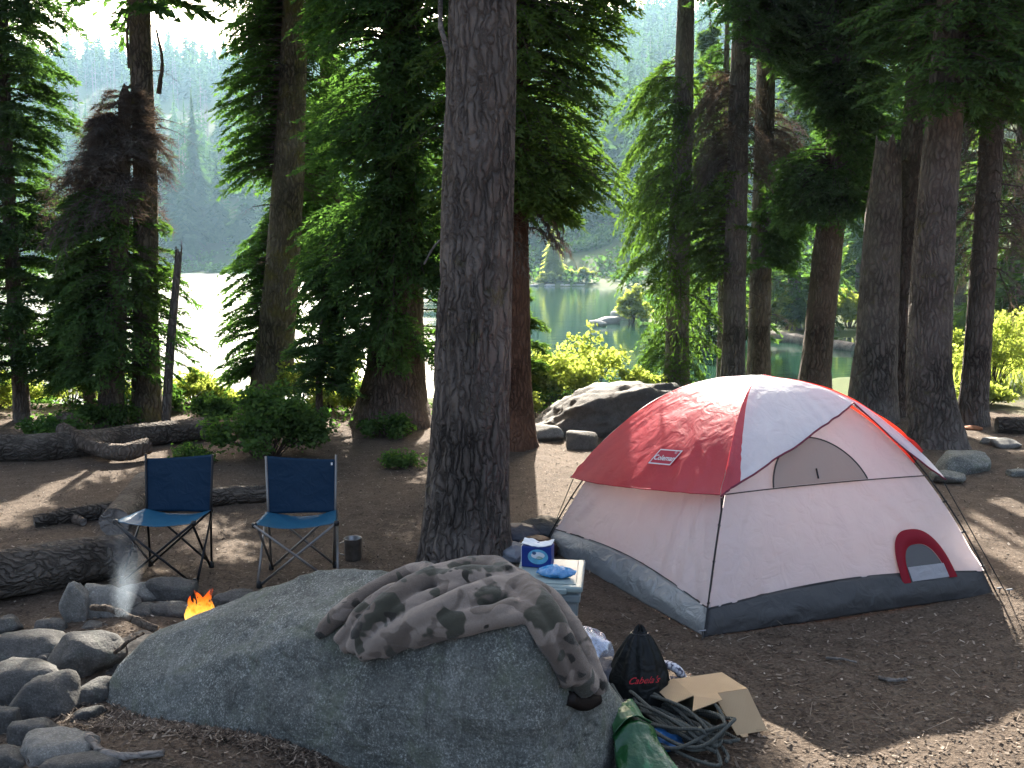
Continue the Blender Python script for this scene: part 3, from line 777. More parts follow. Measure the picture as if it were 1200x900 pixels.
shrub('leafy_bush', 'blue-green leafy bush left of the dense fir, behind the two chairs', 312, 537, 160, 95, 60, 'leaf_b', 7500, .065, .04, clumps=44)
shrub('leafy_bush', 'sunlit yellow-green bush between the mossy trunk and the dense fir', 408, 480, 70, 75, 61, 'leaf_y', 2600, Y=15.5)
shrub('leafy_bush', 'large bright yellow-green bush by the water behind the slab rock', 655, 490, 140, 66, 62, 'leaf_y', 5200, .075, .055, Y=15.2, clumps=40)
shrub('leafy_bush', 'tall loose branching bush with backlit leaves above the slab rock', 692, 482, 110, 92, 63, 'leaf_y', 1300, .085, .065, Y=16.0, clumps=34)
shrub('leafy_bush', 'low sunlit plants on the bank at the left edge', 12, 512, 90, 45, 64, 'leaf_y', 2600, Y=14.5)
shrub('leafy_bush', 'shaded green plants behind the long log at far left', 62, 520, 110, 34, 65, 'leaf_b', 3000)
shrub('leafy_bush', 'green plants around the foot of the broken brown tree', 120, 497, 110, 40, 66, 'leaf_b', 2600)
shrub('leafy_bush', 'bright bank plants right of the dead pole at the waterline', 228, 494, 90, 44, 67, 'leaf_y', 3600, Y=14.6)
shrub('leafy_bush', 'low bright plants at the waterline between the dead pole and the blue-green bush', 262, 488, 70, 34, 71, 'leaf_y', 2600, Y=15.6)
shrub('leafy_bush', 'sunlit plants behind the feet of the mossy pole tree and the broken tree', 150, 488, 90, 40, 72, 'leaf_y', 2600, Y=15.2)
shrub('leafy_bush', 'lit bush low between the dense fir foot and the sapling', 385, 500, 60, 40, 73, 'leaf_y', 1800, Y=14.0)
shrub('leafy_bush', 'low leafy plant against the broad foot of the dense fir', 455, 512, 80, 30, 68, 'leaf_b', 1500)
shrub('leafy_bush', 'small green tuft on bare soil left of the foreground trunk', 474, 548, 52, 24, 69, 'leaf_b', 900, .05, .025)
shrub('leafy_bush', 'small green tuft behind the left chair', 225, 541, 70, 20, 70, 'leaf_b', 900, .05, .025)
for i, (px, py, w_, h_, Y, lab) in enumerate([(1160,492,120,105,17,'large bright green bush at the right edge'), (1190,470,110,120,21,'tall green bush behind the largest one at the right edge'),
        (1112,478,60,60,18,'bright bush between the two rightmost trunks'), (1150,512,70,40,14.5,'yellow-green low bush at the foot of the rightmost trunk'),
        (1075,512,46,34,15,'small lit bush between the snag and the curved-foot trunk')]):
    shrub('leafy_bush', lab, px, py, w_, h_, 80+i, 'leaf_y', 3400, .075, .05, Y=Y, clumps=36)
for i, (px, py, w_, h_, Y, lab) in enumerate([(905,392,70,52,47,'rounded lit bush behind the left end of the floating log'), (950,390,60,60,50,'tall lit bush across the water right of the leaning fir'),
        (995,392,70,50,48,'bush across the water behind the right end of the floating log'), (870,398,60,40,44,'bush on the far bank left of the floating log'),
        (1010,345,90,60,62,'lit bush on the slope beyond the floating log'), (930,340,110,55,64,'pale bush on the slope high above the floating log'),
        (742,372,44,52,54,'lit bush above the shore rocks seen past the ragged fir')]):
    shrub('bank_bush', lab, px, py, w_, h_, 90+i, 'leaf_y' if i % 2 == 0 else 'leaf_b', 2600, .22, .17, Y=Y, group='bushes on the far right bank', clumps=30)
for i, (px, w_, h_, lab) in enumerate([(640,30,16,'small lit bush at the left end of the rocky point'), (664,30,14,'pale bush in the middle of the rocky point'), (687,28,20,'rounded bush at the right end of the rocky point')]):
    shrub('point_bush', lab, px, 331, w_, h_, 97+i, 'leaf_y', 700, .5, .4, Y=117, group='bushes on the rocky point', clumps=14)
for i, (px, py, w_, h_, Y, mt, lab) in enumerate([(-10,508,80,50,13.6,'leaf_y','bright plants cut by the left picture edge on the bank'), (85,500,80,46,14.6,'leaf_y','lit plants between the left edge fir and the thin leaning trunk'),
        (40,496,70,40,15.4,'leaf_b','green plants at the waterline beside the left edge fir'), (190,500,70,34,13.9,'leaf_b','shaded plants at the foot of the dead pole'),
        (250,512,60,40,13.0,'leaf_b','leafy plants at the left flank of the blue-green bush'), (350,470,80,60,14.8,'leaf_y','tall lit plants behind the blue-green bush and sapling'),
        (418,505,50,44,13.8,'leaf_y','lit leafy plants against the left flank of the dense fir foot'), (300,468,70,44,16.0,'leaf_y','yellow-green plants at the waterline in front of the mossy trunk'),
        (745,470,70,44,15.4,'leaf_y','lit plants behind the pale block of the slab rock'), (610,500,50,50,13.6,'leaf_y','lit leafy plants at the right foot of the reddish fir')]):
    shrub('leafy_bush', lab, px, py, w_, h_, 130+i, mt, 2000, .06, .042, Y=Y, clumps=24)
# sapling firs
tree('fir_sapling', 'small sapling fir growing out of the blue-green bush', [(374,486,9),(374,420,7),(380,335,3)], MAT['bark_brown'], 110, None,
     [dict(z=(.55, 2.15), L=[(.5,.5),(1.2,.42),(2.2,.1)], mat='needle_b', bpm=38, ntw=14, nn=12, droop=.25, up=.1, prune=False)], seg=10, flare=.1, Y=12.4)
tree('fir_sapling', 'sunlit sapling fir against the right side of the reddish fir', [(607,486,8),(606,420,6),(603,350,3)], MAT['bark_brown'], 111, None,
     [dict(z=(.25, 1.75), L=[(.2,.5),(1.0,.42),(1.8,.1)], mat='needle_c', bpm=38, ntw=14, nn=12, droop=.2, up=.15, prune=False)], seg=10, flare=.1, Y=14.8)

# low leafy cover on the left and middle bank
r = np.random.default_rng(121); n = 30000
x = r.uniform(-11, 3.2, n); y = r.uniform(12.4, 20, n); cv = fbm(np.stack([x*.7, y*.7, x*0], -1), 3, 122) + .28*np.clip((y-12.6)/2, 0, 1) - .08
k = (cv > .02) & (poly_sd(x, y, LAKE) > .15); x, y, cv = x[k], y[k], cv[k]
hh = np.clip(cv*.6, .04, .30)
C = np.stack([x, y, ground_z(x, y) + r.random(len(x))*hh], -1)
Q = leaves(r, C, np.full((len(C), 3), .03), len(C), .06, .04)
o = quads_mesh('bank_undergrowth', Q, MAT['leaf_b']); tag(o, 'low leafy undergrowth along the bank behind the logs', 'undergrowth', kind='stuff')
# grass and low growth on the right bank
r = np.random.default_rng(120); n = 26000
x = r.uniform(6.5, 24, n); y = r.uniform(15.5, 40, n); k = (poly_sd(x, y, LAKE) > .3) & (x/y > .36); x, y = x[k], y[k]; z = ground_z(x, y); n = len(x)
a = r.random(n)*6.28; h = r.uniform(.12, .38, n); w_ = .02
B0 = np.stack([x, y, z], -1); e = np.stack([np.cos(a), np.sin(a), a*0], -1)*w_; tp = B0 + np.stack([r.normal(0,.08,n), r.normal(0,.08,n), h], -1)
o = soup('bank_grass', np.stack([B0-e, B0+e, tp], 1), MAT['leaf_y']); tag(o, 'bright grass on the right bank between the bushes', 'grass', kind='stuff')

# ------------------------------------------------------------------ rocks
def ico(sub):
    bm = bmesh.new(); bmesh.ops.create_icosphere(bm, subdivisions=sub, radius=1.0)
    V = np.array([v.co[:] for v in bm.verts]); F = np.array([[v.index for v in f.verts] for f in bm.faces]); bm.free(); return V, F
ICO = {k: ico(k) for k in (3, 4, 5, 7)}
def plane_body(D, N, dist, p=14):
    q = np.maximum(D @ N.T, 0) / dist[None, :]
    return (q ** p).sum(1) ** (-1.0 / p)
def rock(name, label, c, size, mat, seed, sub=4, cuts=11, p=16, rough=.05, group=None, rot=0.0, cat='rock', tilt=0.0):
    r = np.random.default_rng(seed); V, F = ICO[sub]
    N = r.normal(size=(cuts, 3)); N = np.vstack([N, np.eye(3), -np.eye(3)]); N /= np.linalg.norm(N, axis=1)[:, None]
    dist = r.uniform(.72, 1.0, len(N)); dist[-6:] = r.uniform(.85, 1.0, 6)
    P = V * plane_body(V, N, dist, p)[:, None]
    P *= (1 + rough*fbm(P*2.2 + seed, 4, seed) + rough*.55*fbm(P*6 + seed, 4, seed+9))[:, None]
    P = P * np.asarray(size)
    ct_, st_ = math.cos(tilt), math.sin(tilt); P = P @ np.array([[ct_, 0, st_], [0, 1, 0], [-st_, 0, ct_]])
    cr, sr = math.cos(rot), math.sin(rot); P = P @ np.array([[cr, sr, 0], [-sr, cr, 0], [0, 0, 1]])
    c = np.asarray(c, float)
    base = c - [0, 0, size[2]]
    o = np_mesh(name, P + c, F, mat, None, True, local=base)
    return tag(o, label, cat, group)
def rock_px(label, x0, x1, y0, y1, mat, seed, grp='stones of the fire ring', name='fire_ring_stone', sub=4, dy=.85, zc=None, **k):
    pc = at((x0+x1)/2, (y0+y1)/2, .1); dep = pc[1]*CP - (pc[2]-EYE)*SP
    gf = 1.13 if name == 'fire_ring_stone' else 1.0
    rx = gf*(x1-x0)/2*dep/FPX; rz = (y1-y0)/2*dep/FPX*.95
    c = at((x0+x1)/2, (y0+y1)/2, rz*.62 if zc is None else zc)
    return rock(name, label, c, (rx*1.05, rx*dy, rz*1.05), mat, seed, sub, group=grp, **k)
R1, RP, RS = MAT['rock'], MAT['rock_pale'], MAT['rock_slab']
ringstones = [('tall pale stone standing at the back left of the fire ring', 72,103,680,746,RP,1,.7), ('big pale smoky stone behind the fire, widest at the back', 98,162,682,738,RP,2,.6),
    ('pale stone at the back of the ring just left of the dark round one', 144,184,681,716,RP,3,.7), ('dark rounded stone at the back left of the flames', 170,226,674,714,R1,4,.7),
    ('low stone under the dark rounded one, left of the flames', 178,226,704,732,R1,5,.7), ('small dark stone right of the flames', 252,294,691,718,R1,6,.8),
    ('round stone with bright sunlit top in the middle of the ring', 61,140,735,804,R1,7,.9), ('long flat stone at the left edge under the log', -6,80,742,780,R1,8,.7),
    ('large grey stone at left edge below the long flat one', -8,72,775,836,R1,9,.7), ('bluish rounded stone right of the large grey edge stone', 18,88,790,850,R1,10,.8),
    ('brownish rounded stone at the lower left', 16,72,838,890,R1,11,.8), ('small grey stone wedged against the boulder foot', 82,128,798,832,R1,12,.8),
    ('pale-edged flat stone at bottom left corner', 30,108,858,912,RP,13,.9), ('small low stone in front of the tall pale one', 44,78,722,750,R1,14,.8),
    ('half buried flat stone at the bottom edge below the curved stick', 62,150,880,930,R1,15,.7)]
ringstones += [('small brown stone between the tall pale stone and the round sunlit one', 96,128,728,748,R1,16,.8), ('dark stone low between the pale stones and the low ring stone', 150,186,708,734,R1,17,.8),
    ('small stone in the gap left of the round sunlit stone', 40,70,764,786,R1,18,.8), ('grey stone right of the bluish rounded stone', 86,120,826,852,R1,19,.8),
    ('dark stone left of the brownish rounded one', -12,24,826,872,R1,20,.8), ('small dark stone at the left end of the long flat stone', -12,26,722,746,R1,21,.8),
    ('flat grey stone at the bottom left corner edge', -14,36,872,915,R1,22,.8), ('little stone between the round sunlit stone and the boulder', 128,156,776,796,R1,23,.8)]
for lab, x0, x1, y0, y1, mt, s, dy in ringstones: rock_px(lab, x0, x1, y0, y1, mt, 200+s, dy=dy, rough=.14 if mt is RP else .11, cuts=9 if mt is RP else 14)

# the big boulder
BP = np.array([at(a, b, z) for a, b, z in [(92,838,-.03),(184,724,.37),(425,651,.76),(476,655,.76),(590,668,.78),(640,706,.73),(604,726,.79),(644,742,.71),
      (694,826,.36),(735,905,-.03),(330,895,.0),(600,895,.24),(640,985,-.05)]] + [(-1.5,5.25,-.1),(-.5,5.3,-.1),(.45,5.0,-.1),(.72,4.4,-.1),(-2.0,5.0,-.1)])
bm = bmesh.new()
for q in BP: bm.verts.new(q)
bmesh.ops.convex_hull(bm, input=bm.verts[:]); bm.normal_update()
ctr = BP.mean(0) + [0, .05, -.05]
N = []; D_ = []
for f in bm.faces:
    n_ = np.array(f.normal[:]); dd = float(np.dot(np.array(f.verts[0].co[:]) - ctr, n_))
    if dd < 0: n_, dd = -n_, -dd
    if dd > .02: N.append(n_); D_.append(dd)
bm.free()
rf_ = np.random.default_rng(333)
for k_ in range(26):
    n_ = rf_.normal(size=3); n_[2] = abs(n_[2])*.8; n_ /= np.linalg.norm(n_); hs = float(((BP-ctr) @ n_).max()); N.append(n_); D_.append(hs - rf_.uniform(.03, .09))
V, F = ICO[7]
S = V * [1.2, .62, .42]; S /= np.linalg.norm(S, axis=1)[:, None]
P = S * plane_body(S, np.array(N), np.array(D_), 130)[:, None]
nrm = P / np.linalg.norm(P, axis=1)[:, None]
P = P + nrm * (.030*fbm(P*1.6, 4, 301) + .012*np.abs(fbm(P*[3.5,3.5,8], 4, 302)) + .018*fbm(P*6, 4, 303) + .009*fbm(P*22, 3, 304))[:, None]
crk = np.abs(fbm(P*[2.2, 2.2, 3.5] + 4, 3, 311)); P -= nrm * (.007*np.exp(-(crk/.012)**2))[:, None]
hol = np.exp(-(((P+ctr-at(600,882,.25))/[.22,.20,.10])**4).sum(1)); P -= nrm*(.03*hol)[:, None]
boulder = np_mesh('boulder', P + ctr, F, MAT['granite'], None, True, local=[ctr[0], ctr[1], 0])
tag(boulder, 'huge speckled grey-green granite boulder in the foreground under the blanket', 'boulder')
BVH = BVHTree.FromPolygons((P + ctr).tolist(), F.tolist())

rock('slab_rock', 'large dark slab rock between the reddish fir and the tent', aty(716,492,12.6)*[1,1,0]+[0,0,.14], (1.02,.72,.42), RS, 320, 5, cuts=9, p=26, rough=.24, tilt=.16, group='rocks behind the tent')
rock('slab_rock', 'pale sunlit block on top of the right end of the slab rock', aty(772,462,12.7), (.28,.3,.13), RP, 321, 4, rough=.08, group='rocks behind the tent')
rock_px('small rounded rock left of the slab rock foot', 624,660,496,519, RP, 322, 'rocks behind the tent', 'small_rock')
rock_px('small dark rock in front of the slab rock', 664,706,504,528, RS, 323, 'rocks behind the tent', 'small_rock')
rock_px('tiny stone beside the small dark rock', 698,724,516,530, RP, 324, 'rocks behind the tent', 'small_rock')
rock_px('large flat grey rock beside the right tent corner', 1096,1164,530,560, MAT['granite'], 325, 'rocks right of the tent', 'flat_rock', zc=.03)
rock_px('small flat grey stone tucked under the large flat rock', 1088,1134,552,566, MAT['granite'], 326, 'rocks right of the tent', 'flat_rock', zc=.03)
rock_px('low grey stone at the right edge right of the large flat rock', 1180,1206,549,560, MAT['granite'], 327, 'rocks right of the tent', 'flat_rock', zc=.02)
rock_px('pale stone near the foot of the rightmost trunk', 1148,1172,512,524, RP, 328, 'rocks right of the tent', 'small_rock')
rock_px('long pale rock in sun behind the flat grey rock', 1160,1200,514,528, RP, 329, 'rocks right of the tent', 'small_rock')
rock_px('rusty orange stone at the foot of the rightmost trunk', 1128,1152,498,506, plain('rusty_stone', (.30,.11,.045), .9), 330, 'rocks right of the tent', 'small_rock')
for i, (px, py, s, lab) in enumerate([(712,379,(.8,.6,.28),'pale flat rock at the water, right of the bright bush'), (728,374,(.7,.7,.42),'larger rounded shore rock behind the pale flat one'), (700,382,(.5,.4,.2),'small pale rock at the tip of the shore rocks')]):
    p = at(px, py, WATER); rock('shore_rock', lab, p + [0,0,.1], s, MAT['rock_far'], 340+i, 3, group='rocks along the lake')
for i, px in enumerate((626, 644, 660, 668, 679, 697)):
    p = at(px, 335.5, WATER); rock('shore_rock', ['flat pale stone at the left tip of the rocky point','pale stone below the small sunlit conifer','pale stone left of the middle of the rocky point','pale stone in the middle of the rocky point','pale stone right of the middle of the rocky point','separate pale stone off the right tip of the rocky point'][i], p+[0,0,.05], (rng.uniform(.35,.9), .5, .22), MAT['rock_far'], 350+i, 3, group='stones of the rocky point')
# water edge stones right
for i, (px, py) in enumerate([(985,462),(1002,470),(968,456),(1008,458)]):
    p = at(px, py, WATER); rock('shore_rock', ['wet pale stone at the near water edge left of the snag','stone nearest the snag at the water edge','leftmost wet stone at the near water edge','small stone above the one nearest the snag'][i], p+[0,0,.05], (.28,.25,.14), MAT['rock_far'], 360+i, 3, group='rocks along the lake')

# ------------------------------------------------------------------ logs
def log(name, label, P, rad, seed, mat, grp=None, cutmat=None, seg=28, n=60, wob=.12):
    C = spline(P, n); rad = np.interp(np.linspace(0,1,n), np.linspace(0,1,len(np.atleast_1d(rad))), np.atleast_1d(rad))
    b = MB(); b.tube(C, rad, seg, cap=False)
    V = b.V[0]; k = np.repeat(np.arange(n), seg); dv = V - C[k]
    V = C[k] + dv * (1 + wob*fbm(V*[4,4,4], 3, seed) + .10*(np.minimum(np.abs(vnoise(dv/rad[k][:,None]*4 + C[k]*1.5, seed+1))*3,1)-.6))[:, None]
    root = thing(name, C.mean(0)*[1,1,0], label, 'log', grp)
    np_mesh('bark', V, np.array(b.F), mat, root, True)
    for e, nm in ((0, 'cut_end'), (n-1, 'cut_end')):
        ring = V[e*seg:(e+1)*seg]; c = ring.mean(0); rings = np.vstack([ring, c + (ring-c)*.55, c[None]])
        F_ = [(j, (j+1) % seg, seg+(j+1) % seg, seg+j) for j in range(seg)] + [(seg+j, seg+(j+1) % seg, 2*seg) for j in range(seg)]
        MB().add(rings, F_).build(nm, cutmat or MAT['deadwood'], root)
    return root
L = MAT['log']; grp = 'logs lying around the campsite'
log('fallen_log', 'long fallen log lying behind the chairs at far left, sunlit along its right half', [at(-60,526,.12), at(60,524,.13), at(150,513,.13), at(242,502,.13)], [.15,.15,.14,.13], 400, L, grp)
log('curved_log', 'curved cut log leaning on the long fallen log', [aty(72,502,10.9), at(105,522,.16), at(140,530,.12), at(174,522,.15)], [.075,.085,.09,.09], 401, MAT['bark_brown'], grp)
log('fallen_log', 'mid-size log running behind both chairs', [at(40,612,.05), at(130,598,.07), at(250,583,.08), at(335,577,.08)], [.06,.075,.08,.08], 402, L, grp)
log('fallen_log', 'thick short log pointing at the camera left of the left chair', [at(172,566,.13), at(158,585,.13), at(134,612,.12)], [.11,.12,.11], 403, L, grp)
log('fallen_log', 'thickest log at the left edge behind the fire ring, wrapped in smoke', [at(-90,684,.13), at(0,672,.15), at(90,659,.15), at(152,648,.14)], [.16,.155,.15,.13], 404, L, grp, seg=40)
log('root_stub', 'dark broken stub of wood beside the mid-size log', [at(55,612,.03), at(75,603,.06), at(98,612,.04)], [.05,.06,.03], 405, MAT['bark_brown'], grp)
log('floating_log', 'long pale log lying on the water across the right arm', [at(862,392,WATER+.1), at(930,398,WATER+.12), at(1002,408,WATER+.1)], [.28,.26,.2], 406, MAT['deadwood'], grp)
log('fallen_log', 'pale fallen pole on the right bank behind the curved-foot trunk', [aty(1104,474,15.5), aty(1150,480,15.5)], [.05,.04], 407, MAT['deadwood'], grp)
log('fallen_log', 'dark log end at the right edge behind the rocks', [at(1168,498,.1), at(1240,500,.1)], [.10,.11], 408, L, grp)
log('fallen_branch', 'dark upturned root wad behind the long log, left of the broken tree', [at(60,504,.05), at(78,496,.22), at(100,508,.05)], [.10,.13,.08], 409, MAT['bark_brown'], grp)
def stick(label, P, r0, r1, mat, name='stick', grp='sticks on the ground', n=14):
    b = MB(); C = spline(P, n); C[1:-1] += rng.normal(0, r0*.10, (n-2, 3)); b.tube(C, np.linspace(r0, r1, n)*rng.uniform(.85,1.15,n), 8)
    o = b.build(name, mat, smooth=True); return tag(o, label, 'stick', grp)
stick('curved pale barkless stick on soil at the boulder foot', [at(104,863,.14), at(116,878,.13), at(145,886,.13), at(192,882,.14)], .020, .014, MAT['deadwood'])
stick('charred stick arching over the fire ring', [at(108,712,.20), at(128,713,.26), at(152,724,.22), at(184,738,.16)], .018, .022, MAT['bark_brown'])
stick('thin stick leaning on the round sunlit stone', [at(128,772,.1), at(150,752,.2), at(168,742,.2)], .012, .008, MAT['bark_brown'])
stick('burning stick under the flames', [at(205,742,.05), at(232,728,.10), at(262,716,.10)], .025, .02, plain('char', (.02,.018,.017), .9))
stick('second burning stick crossing under the flames', [at(252,745,.05), at(238,727,.12), at(220,712,.13)], .022, .018, plain('char_grey', (.05,.047,.045), .9))
stick('bare branch stub hanging along the upper left side of the foreground trunk', [aty(518,-30,7.0), aty(516,25,6.95), aty(524,60,6.95), aty(528,85,7.0)], .014, .02, MAT['deadwood'], 'dead_branch', 'branches')
stick('short twig on the left side of the foreground trunk', [aty(497,310,7.0), aty(508,290,7.0), aty(516,282,7.05)], .006, .01, MAT['deadwood'], 'dead_branch', 'branches')
stick('thin dead branch forking upward right of the mossy pole tree', [aty(186,110,13.4), aty(190,70,13.4), aty(183,35,13.4)], .03, .012, MAT['bark_brown'], 'dead_branch', 'branches')
stick('thin dead branch curving up left of the mossy pole tree', [aty(152,80,13.4), aty(149,40,13.4), aty(152,10,13.4)], .025, .01, MAT['bark_brown'], 'dead_branch', 'branches')
stick('pale stick on shaded ground in front of the tent', [at(1030,794,.01), at(1045,797,.02), at(1062,796,.015)], .012, .009, MAT['deadwood'])
stick('short pale stick in front of the dark tent band', [at(968,771,.01), at(985,772,.02), at(1004,776,.015)], .008, .006, MAT['deadwood'])

# ------------------------------------------------------------------ forest litter: chips, needles and twigs on the soil
r = np.random.default_rng(500); n = 52000
y = 3.3 + 10.5*r.random(n)**1.35; x = (r.random(n)*2-1)*(y*.56+.4)
z = ground_z(x, y) + .004; a = r.random(n)*6.28
ln = np.where(r.random(n) < .25, r.uniform(.03, .12, n)*r.random(n)+.015, r.uniform(.008, .03, n)) ; wd = np.where(ln > .03, r.uniform(.0015, .004, n), r.uniform(.004, .016, n))
d = np.stack([np.cos(a), np.sin(a), r.normal(0, .22, n)], -1)*(ln/2)[:, None]; e = np.stack([-np.sin(a), np.cos(a), r.normal(0, .25, n)], -1)*(wd/2)[:, None]
c = np.stack([x, y, z + np.abs(d[:, 2]) + np.abs(e[:, 2])], -1)
m, nt, out = M('litter'); geo = nt.nodes.new("ShaderNodeNewGeometry")
princ(nt, out, ramp(nt, geo.outputs['Random Per Island'], [(0, (.03,.022,.017)), (.45, (.085,.065,.050)), (.82, (.15,.115,.088)), (.97, (.28,.23,.18)), (1, (.42,.37,.31))]), .9, None, .15)
o = quads_mesh('forest_litter', np.stack([c-d-e, c+d-e*.6, c+d+e, c-d+e*.7], 1), m); tag(o, 'bark chips, needles and twigs strewn over the soil', 'litter', kind='stuff')
# soil and needles caught along the left foot of the boulder
r = np.random.default_rng(510); n = 9000; q = r.random(n)
base = np.array([at(a, b, 0) for a, b in [(110,842),(200,872),(330,893),(460,930)]]); C = spline(base, 200)[(q*199).astype(int)] + r.normal(0, .09, (n, 3))*[1,.6,0]
z = ground_z(C[:,0], C[:,1]) + r.uniform(0,.012,n); a = r.random(n)*6.28; ln = r.uniform(.01,.05,n); wd = r.uniform(.0015,.008,n)
d = np.stack([np.cos(a), np.sin(a), r.normal(0,.3,n)], -1)*(ln/2)[:,None]; e = np.stack([-np.sin(a), np.cos(a), r.normal(0,.3,n)], -1)*(wd/2)[:,None]; c = np.stack([C[:,0],C[:,1],z+.01],-1)
o = quads_mesh('boulder_foot_litter', np.stack([c-d-e, c+d-e, c+d+e, c-d+e], 1), m); tag(o, 'brown needles and crumbs piled at the boulder foot', 'litter', kind='stuff')
# ------------------------------------------------------------------ dome tent
TH = 1.33
CORN = {'A': TA, 'B': TB, 'C': TC, 'D': TD}
def pole(k, u, off=0.0):
    u = np.asarray(u, float); c = CORN[k]
    p = c + u[..., None]*(TCN - c)
    z = TH * (1 - (1 - u)**2.35)
    o_ = (c - TCN); o_ = o_/np.linalg.norm(o_)
    w1 = np.clip(1.15 - u, .1, 1)
    p = p + o_ * (off*w1)[..., None] if np.ndim(off) else p + o_*off*w1[..., None]
    p[..., 2] = z + off*np.clip(u+.15, 0, 1)
    return p
def dome(k0, k1, u, s, off=0.0, sag=.05, bulge=0.0):
    u, s = np.broadcast_arrays(np.asarray(u, float), np.asarray(s, float))
    p = pole(k0, u, off)*(1-s)[..., None] + pole(k1, u, off)*s[..., None]
    mid = (CORN[k0]+CORN[k1])/2 - TCN; mid = mid/np.linalg.norm(mid)
    q = 4*s*(1-s)
    p = p + mid*((bulge - sag*np.sin(np.pi*np.clip(u,0,1)))*q)[..., None]
    return p
def find_us(k0, k1, px, py, off=0.0):
    U, S_ = np.meshgrid(np.linspace(0, 1, 120), np.linspace(0, 1, 120), indexing='ij')
    P_ = dome(k0, k1, U, S_, off); q = project(np.moveaxis(P_, -1, 0))
    d_ = (q[0]-px)**2 + (q[1]-py)**2; i = np.unravel_index(np.argmin(d_), d_.shape); return U[i], S_[i]
W_WALL = cloth_mat('tent_wall', (.60,.585,.61), .46, (.82,.73,.73), .55, .05, .45, 9)
W_FLYW = cloth_mat('fly_white', (.80,.80,.82), .40, (.85,.84,.84), .35, .05, .4, 9)
W_RED = cloth_mat('fly_red', (.46,.010,.036), .30, (.85,.05,.02), .3, .065, .5, 9)
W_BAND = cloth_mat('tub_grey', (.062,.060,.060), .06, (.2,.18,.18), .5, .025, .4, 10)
W_BAND_SKYLIT = cloth_mat('tub_grey_skylit', (.20,.215,.225), .10, (.3,.3,.3), .6, .10, .3, 10)  # same fabric as the other bands, skylight on this face put into its colour
W_MESH = cloth_mat('window_mesh', (.42,.36,.31), .45, (.55,.44,.38), .1)
W_TRIM = cloth_mat('maroon_trim', (.17,.010,.035), .1)
BLACK = plain('black_plastic', (.012,.012,.013), .45)
tent = thing('dome_tent', (TCN[0], TCN[1], 0), 'red and white dome tent with grey floor band and small arched red vent', 'tent')
def wrinkle(P_, u, s, seed, amp=.019):
    # tension folds fanning out of both lower corners
    a0 = np.arctan2(u*1.2+.02, s+.02); a1 = np.arctan2(u*1.2+.02, 1-s+.02)
    r0 = np.hypot(u*1.2, s); r1 = np.hypot(u*1.2, 1-s)
    f = np.exp(-r0*2.2)*vnoise(np.stack([a0*16, r0*1.2, a0*0+seed], -1), seed) + np.exp(-r1*2.2)*vnoise(np.stack([a1*16, r1*1.2, a1*0+seed], -1), seed+1)
    f = f + .6*vnoise(np.stack([s*20, u*1.8, u*0+seed], -1), seed+2)*(1-u)
    return f*amp
def bandu(s): return .050 + .020*np.sin(np.pi*np.clip(s,0,1))
for k0, k1, nm, seed in (('A','B','wall_panel',1), ('C','A','wall_panel',2), ('B','D','wall_panel',3), ('D','C','wall_panel',4)):
    S_, T_ = np.meshgrid(np.linspace(0,1,61), np.linspace(0,1,61)); U = bandu(S_) + (1-bandu(S_))*T_
    P_ = dome(k0, k1, U, S_); mid = (CORN[k0]+CORN[k1])/2 - TCN; mid = mid/np.linalg.norm(mid)
    P_ = P_ + mid*wrinkle(P_, U, S_, seed)[..., None]
    w_ = sheet('wall_panel', P_, W_WALL, tent)
    S_, T_ = np.meshgrid(np.linspace(0,1,81), np.linspace(0,1,14)); U = bandu(S_)*T_
    P_ = dome(k0, k1, U, S_, .004); P_ = P_ + mid*((.012*fbm(np.stack([S_*16, T_*3, S_*0+seed], -1), 3, 60+seed) + .03*np.sin(np.pi*T_))*np.sin(np.pi*np.clip(S_*1.02,0,1))**.3)[..., None]
    P_[..., 2] = np.maximum(P_[..., 2], .004)
    w_ = sheet('floor_band', P_, W_BAND_SKYLIT if k0 == 'C' else W_BAND, tent, .002)
    b = MB(); s_ = np.linspace(0,1,60); b.tube(dome(k0, k1, bandu(s_), s_, .006), .004, 5); b.build('seam', W_BAND, tent)
# rain fly: four panels standing off the poles
def fly(k0, k1, ue, mat, seed, off=.035, awn=.0, mats=None, mi=None, s_lo=0, s_hi=1, n=64, strip=0):
    s = np.linspace(s_lo, s_hi, n); T_ = np.linspace(0, 1, 48)
    S_, T2 = np.meshgrid(s, T_); U0 = np.interp(S_, np.linspace(0,1,len(ue)), ue); U = U0 + (1-U0)*T2
    if strip:
        w_ = strip*(1-U)/(1-ue[0]); S_ = np.where(S_ < .1, S_/.1*w_, w_ + (S_-.1)/.9*(1-w_)); U0 = np.interp(S_, np.linspace(0,1,len(ue)), ue); U = U0 + (1-U0)*T2
    P_ = dome(k0, k1, U, S_, off + .07*(1-T2)**2, .035)
    mid = (CORN[k0]+CORN[k1])/2 - TCN; mid = mid/np.linalg.norm(mid)
    P_ = P_ + mid*((awn*(1-T2)**1.5*np.sin(np.pi*S_) + wrinkle(P_, T2*.8, S_, seed, .010)*(1-T2)))[..., None]
    P_ = P_ + np.array([0,0,1.])*(.012*fbm(np.stack([S_*5, T2*7, S_*0+seed], -1), 3, 70+seed)*(1-T2))[..., None]
    return P_, S_, U, T2
uA, uB, uC, uD = .285, .27, .19, .26
P_, S_, U, T2 = fly('C', 'A', [uC + (uA-uC)*q for q in np.linspace(0,1,20)], W_RED, 11, awn=.10)
red = sheet('rain_fly_panel', P_, W_RED, tent); FLYRED = P_
b = MB(); b.tube(P_[0], .005, 6); b.build('edge_trim', W_RED, red)
sA = np.linspace(0,1,200); eAB = np.where(sA < .89, uA + (.57-uA)*(sA/.89)**.95, .57 + (uB-.57)*(np.clip(sA-.89,0,1)/.11)**.32)
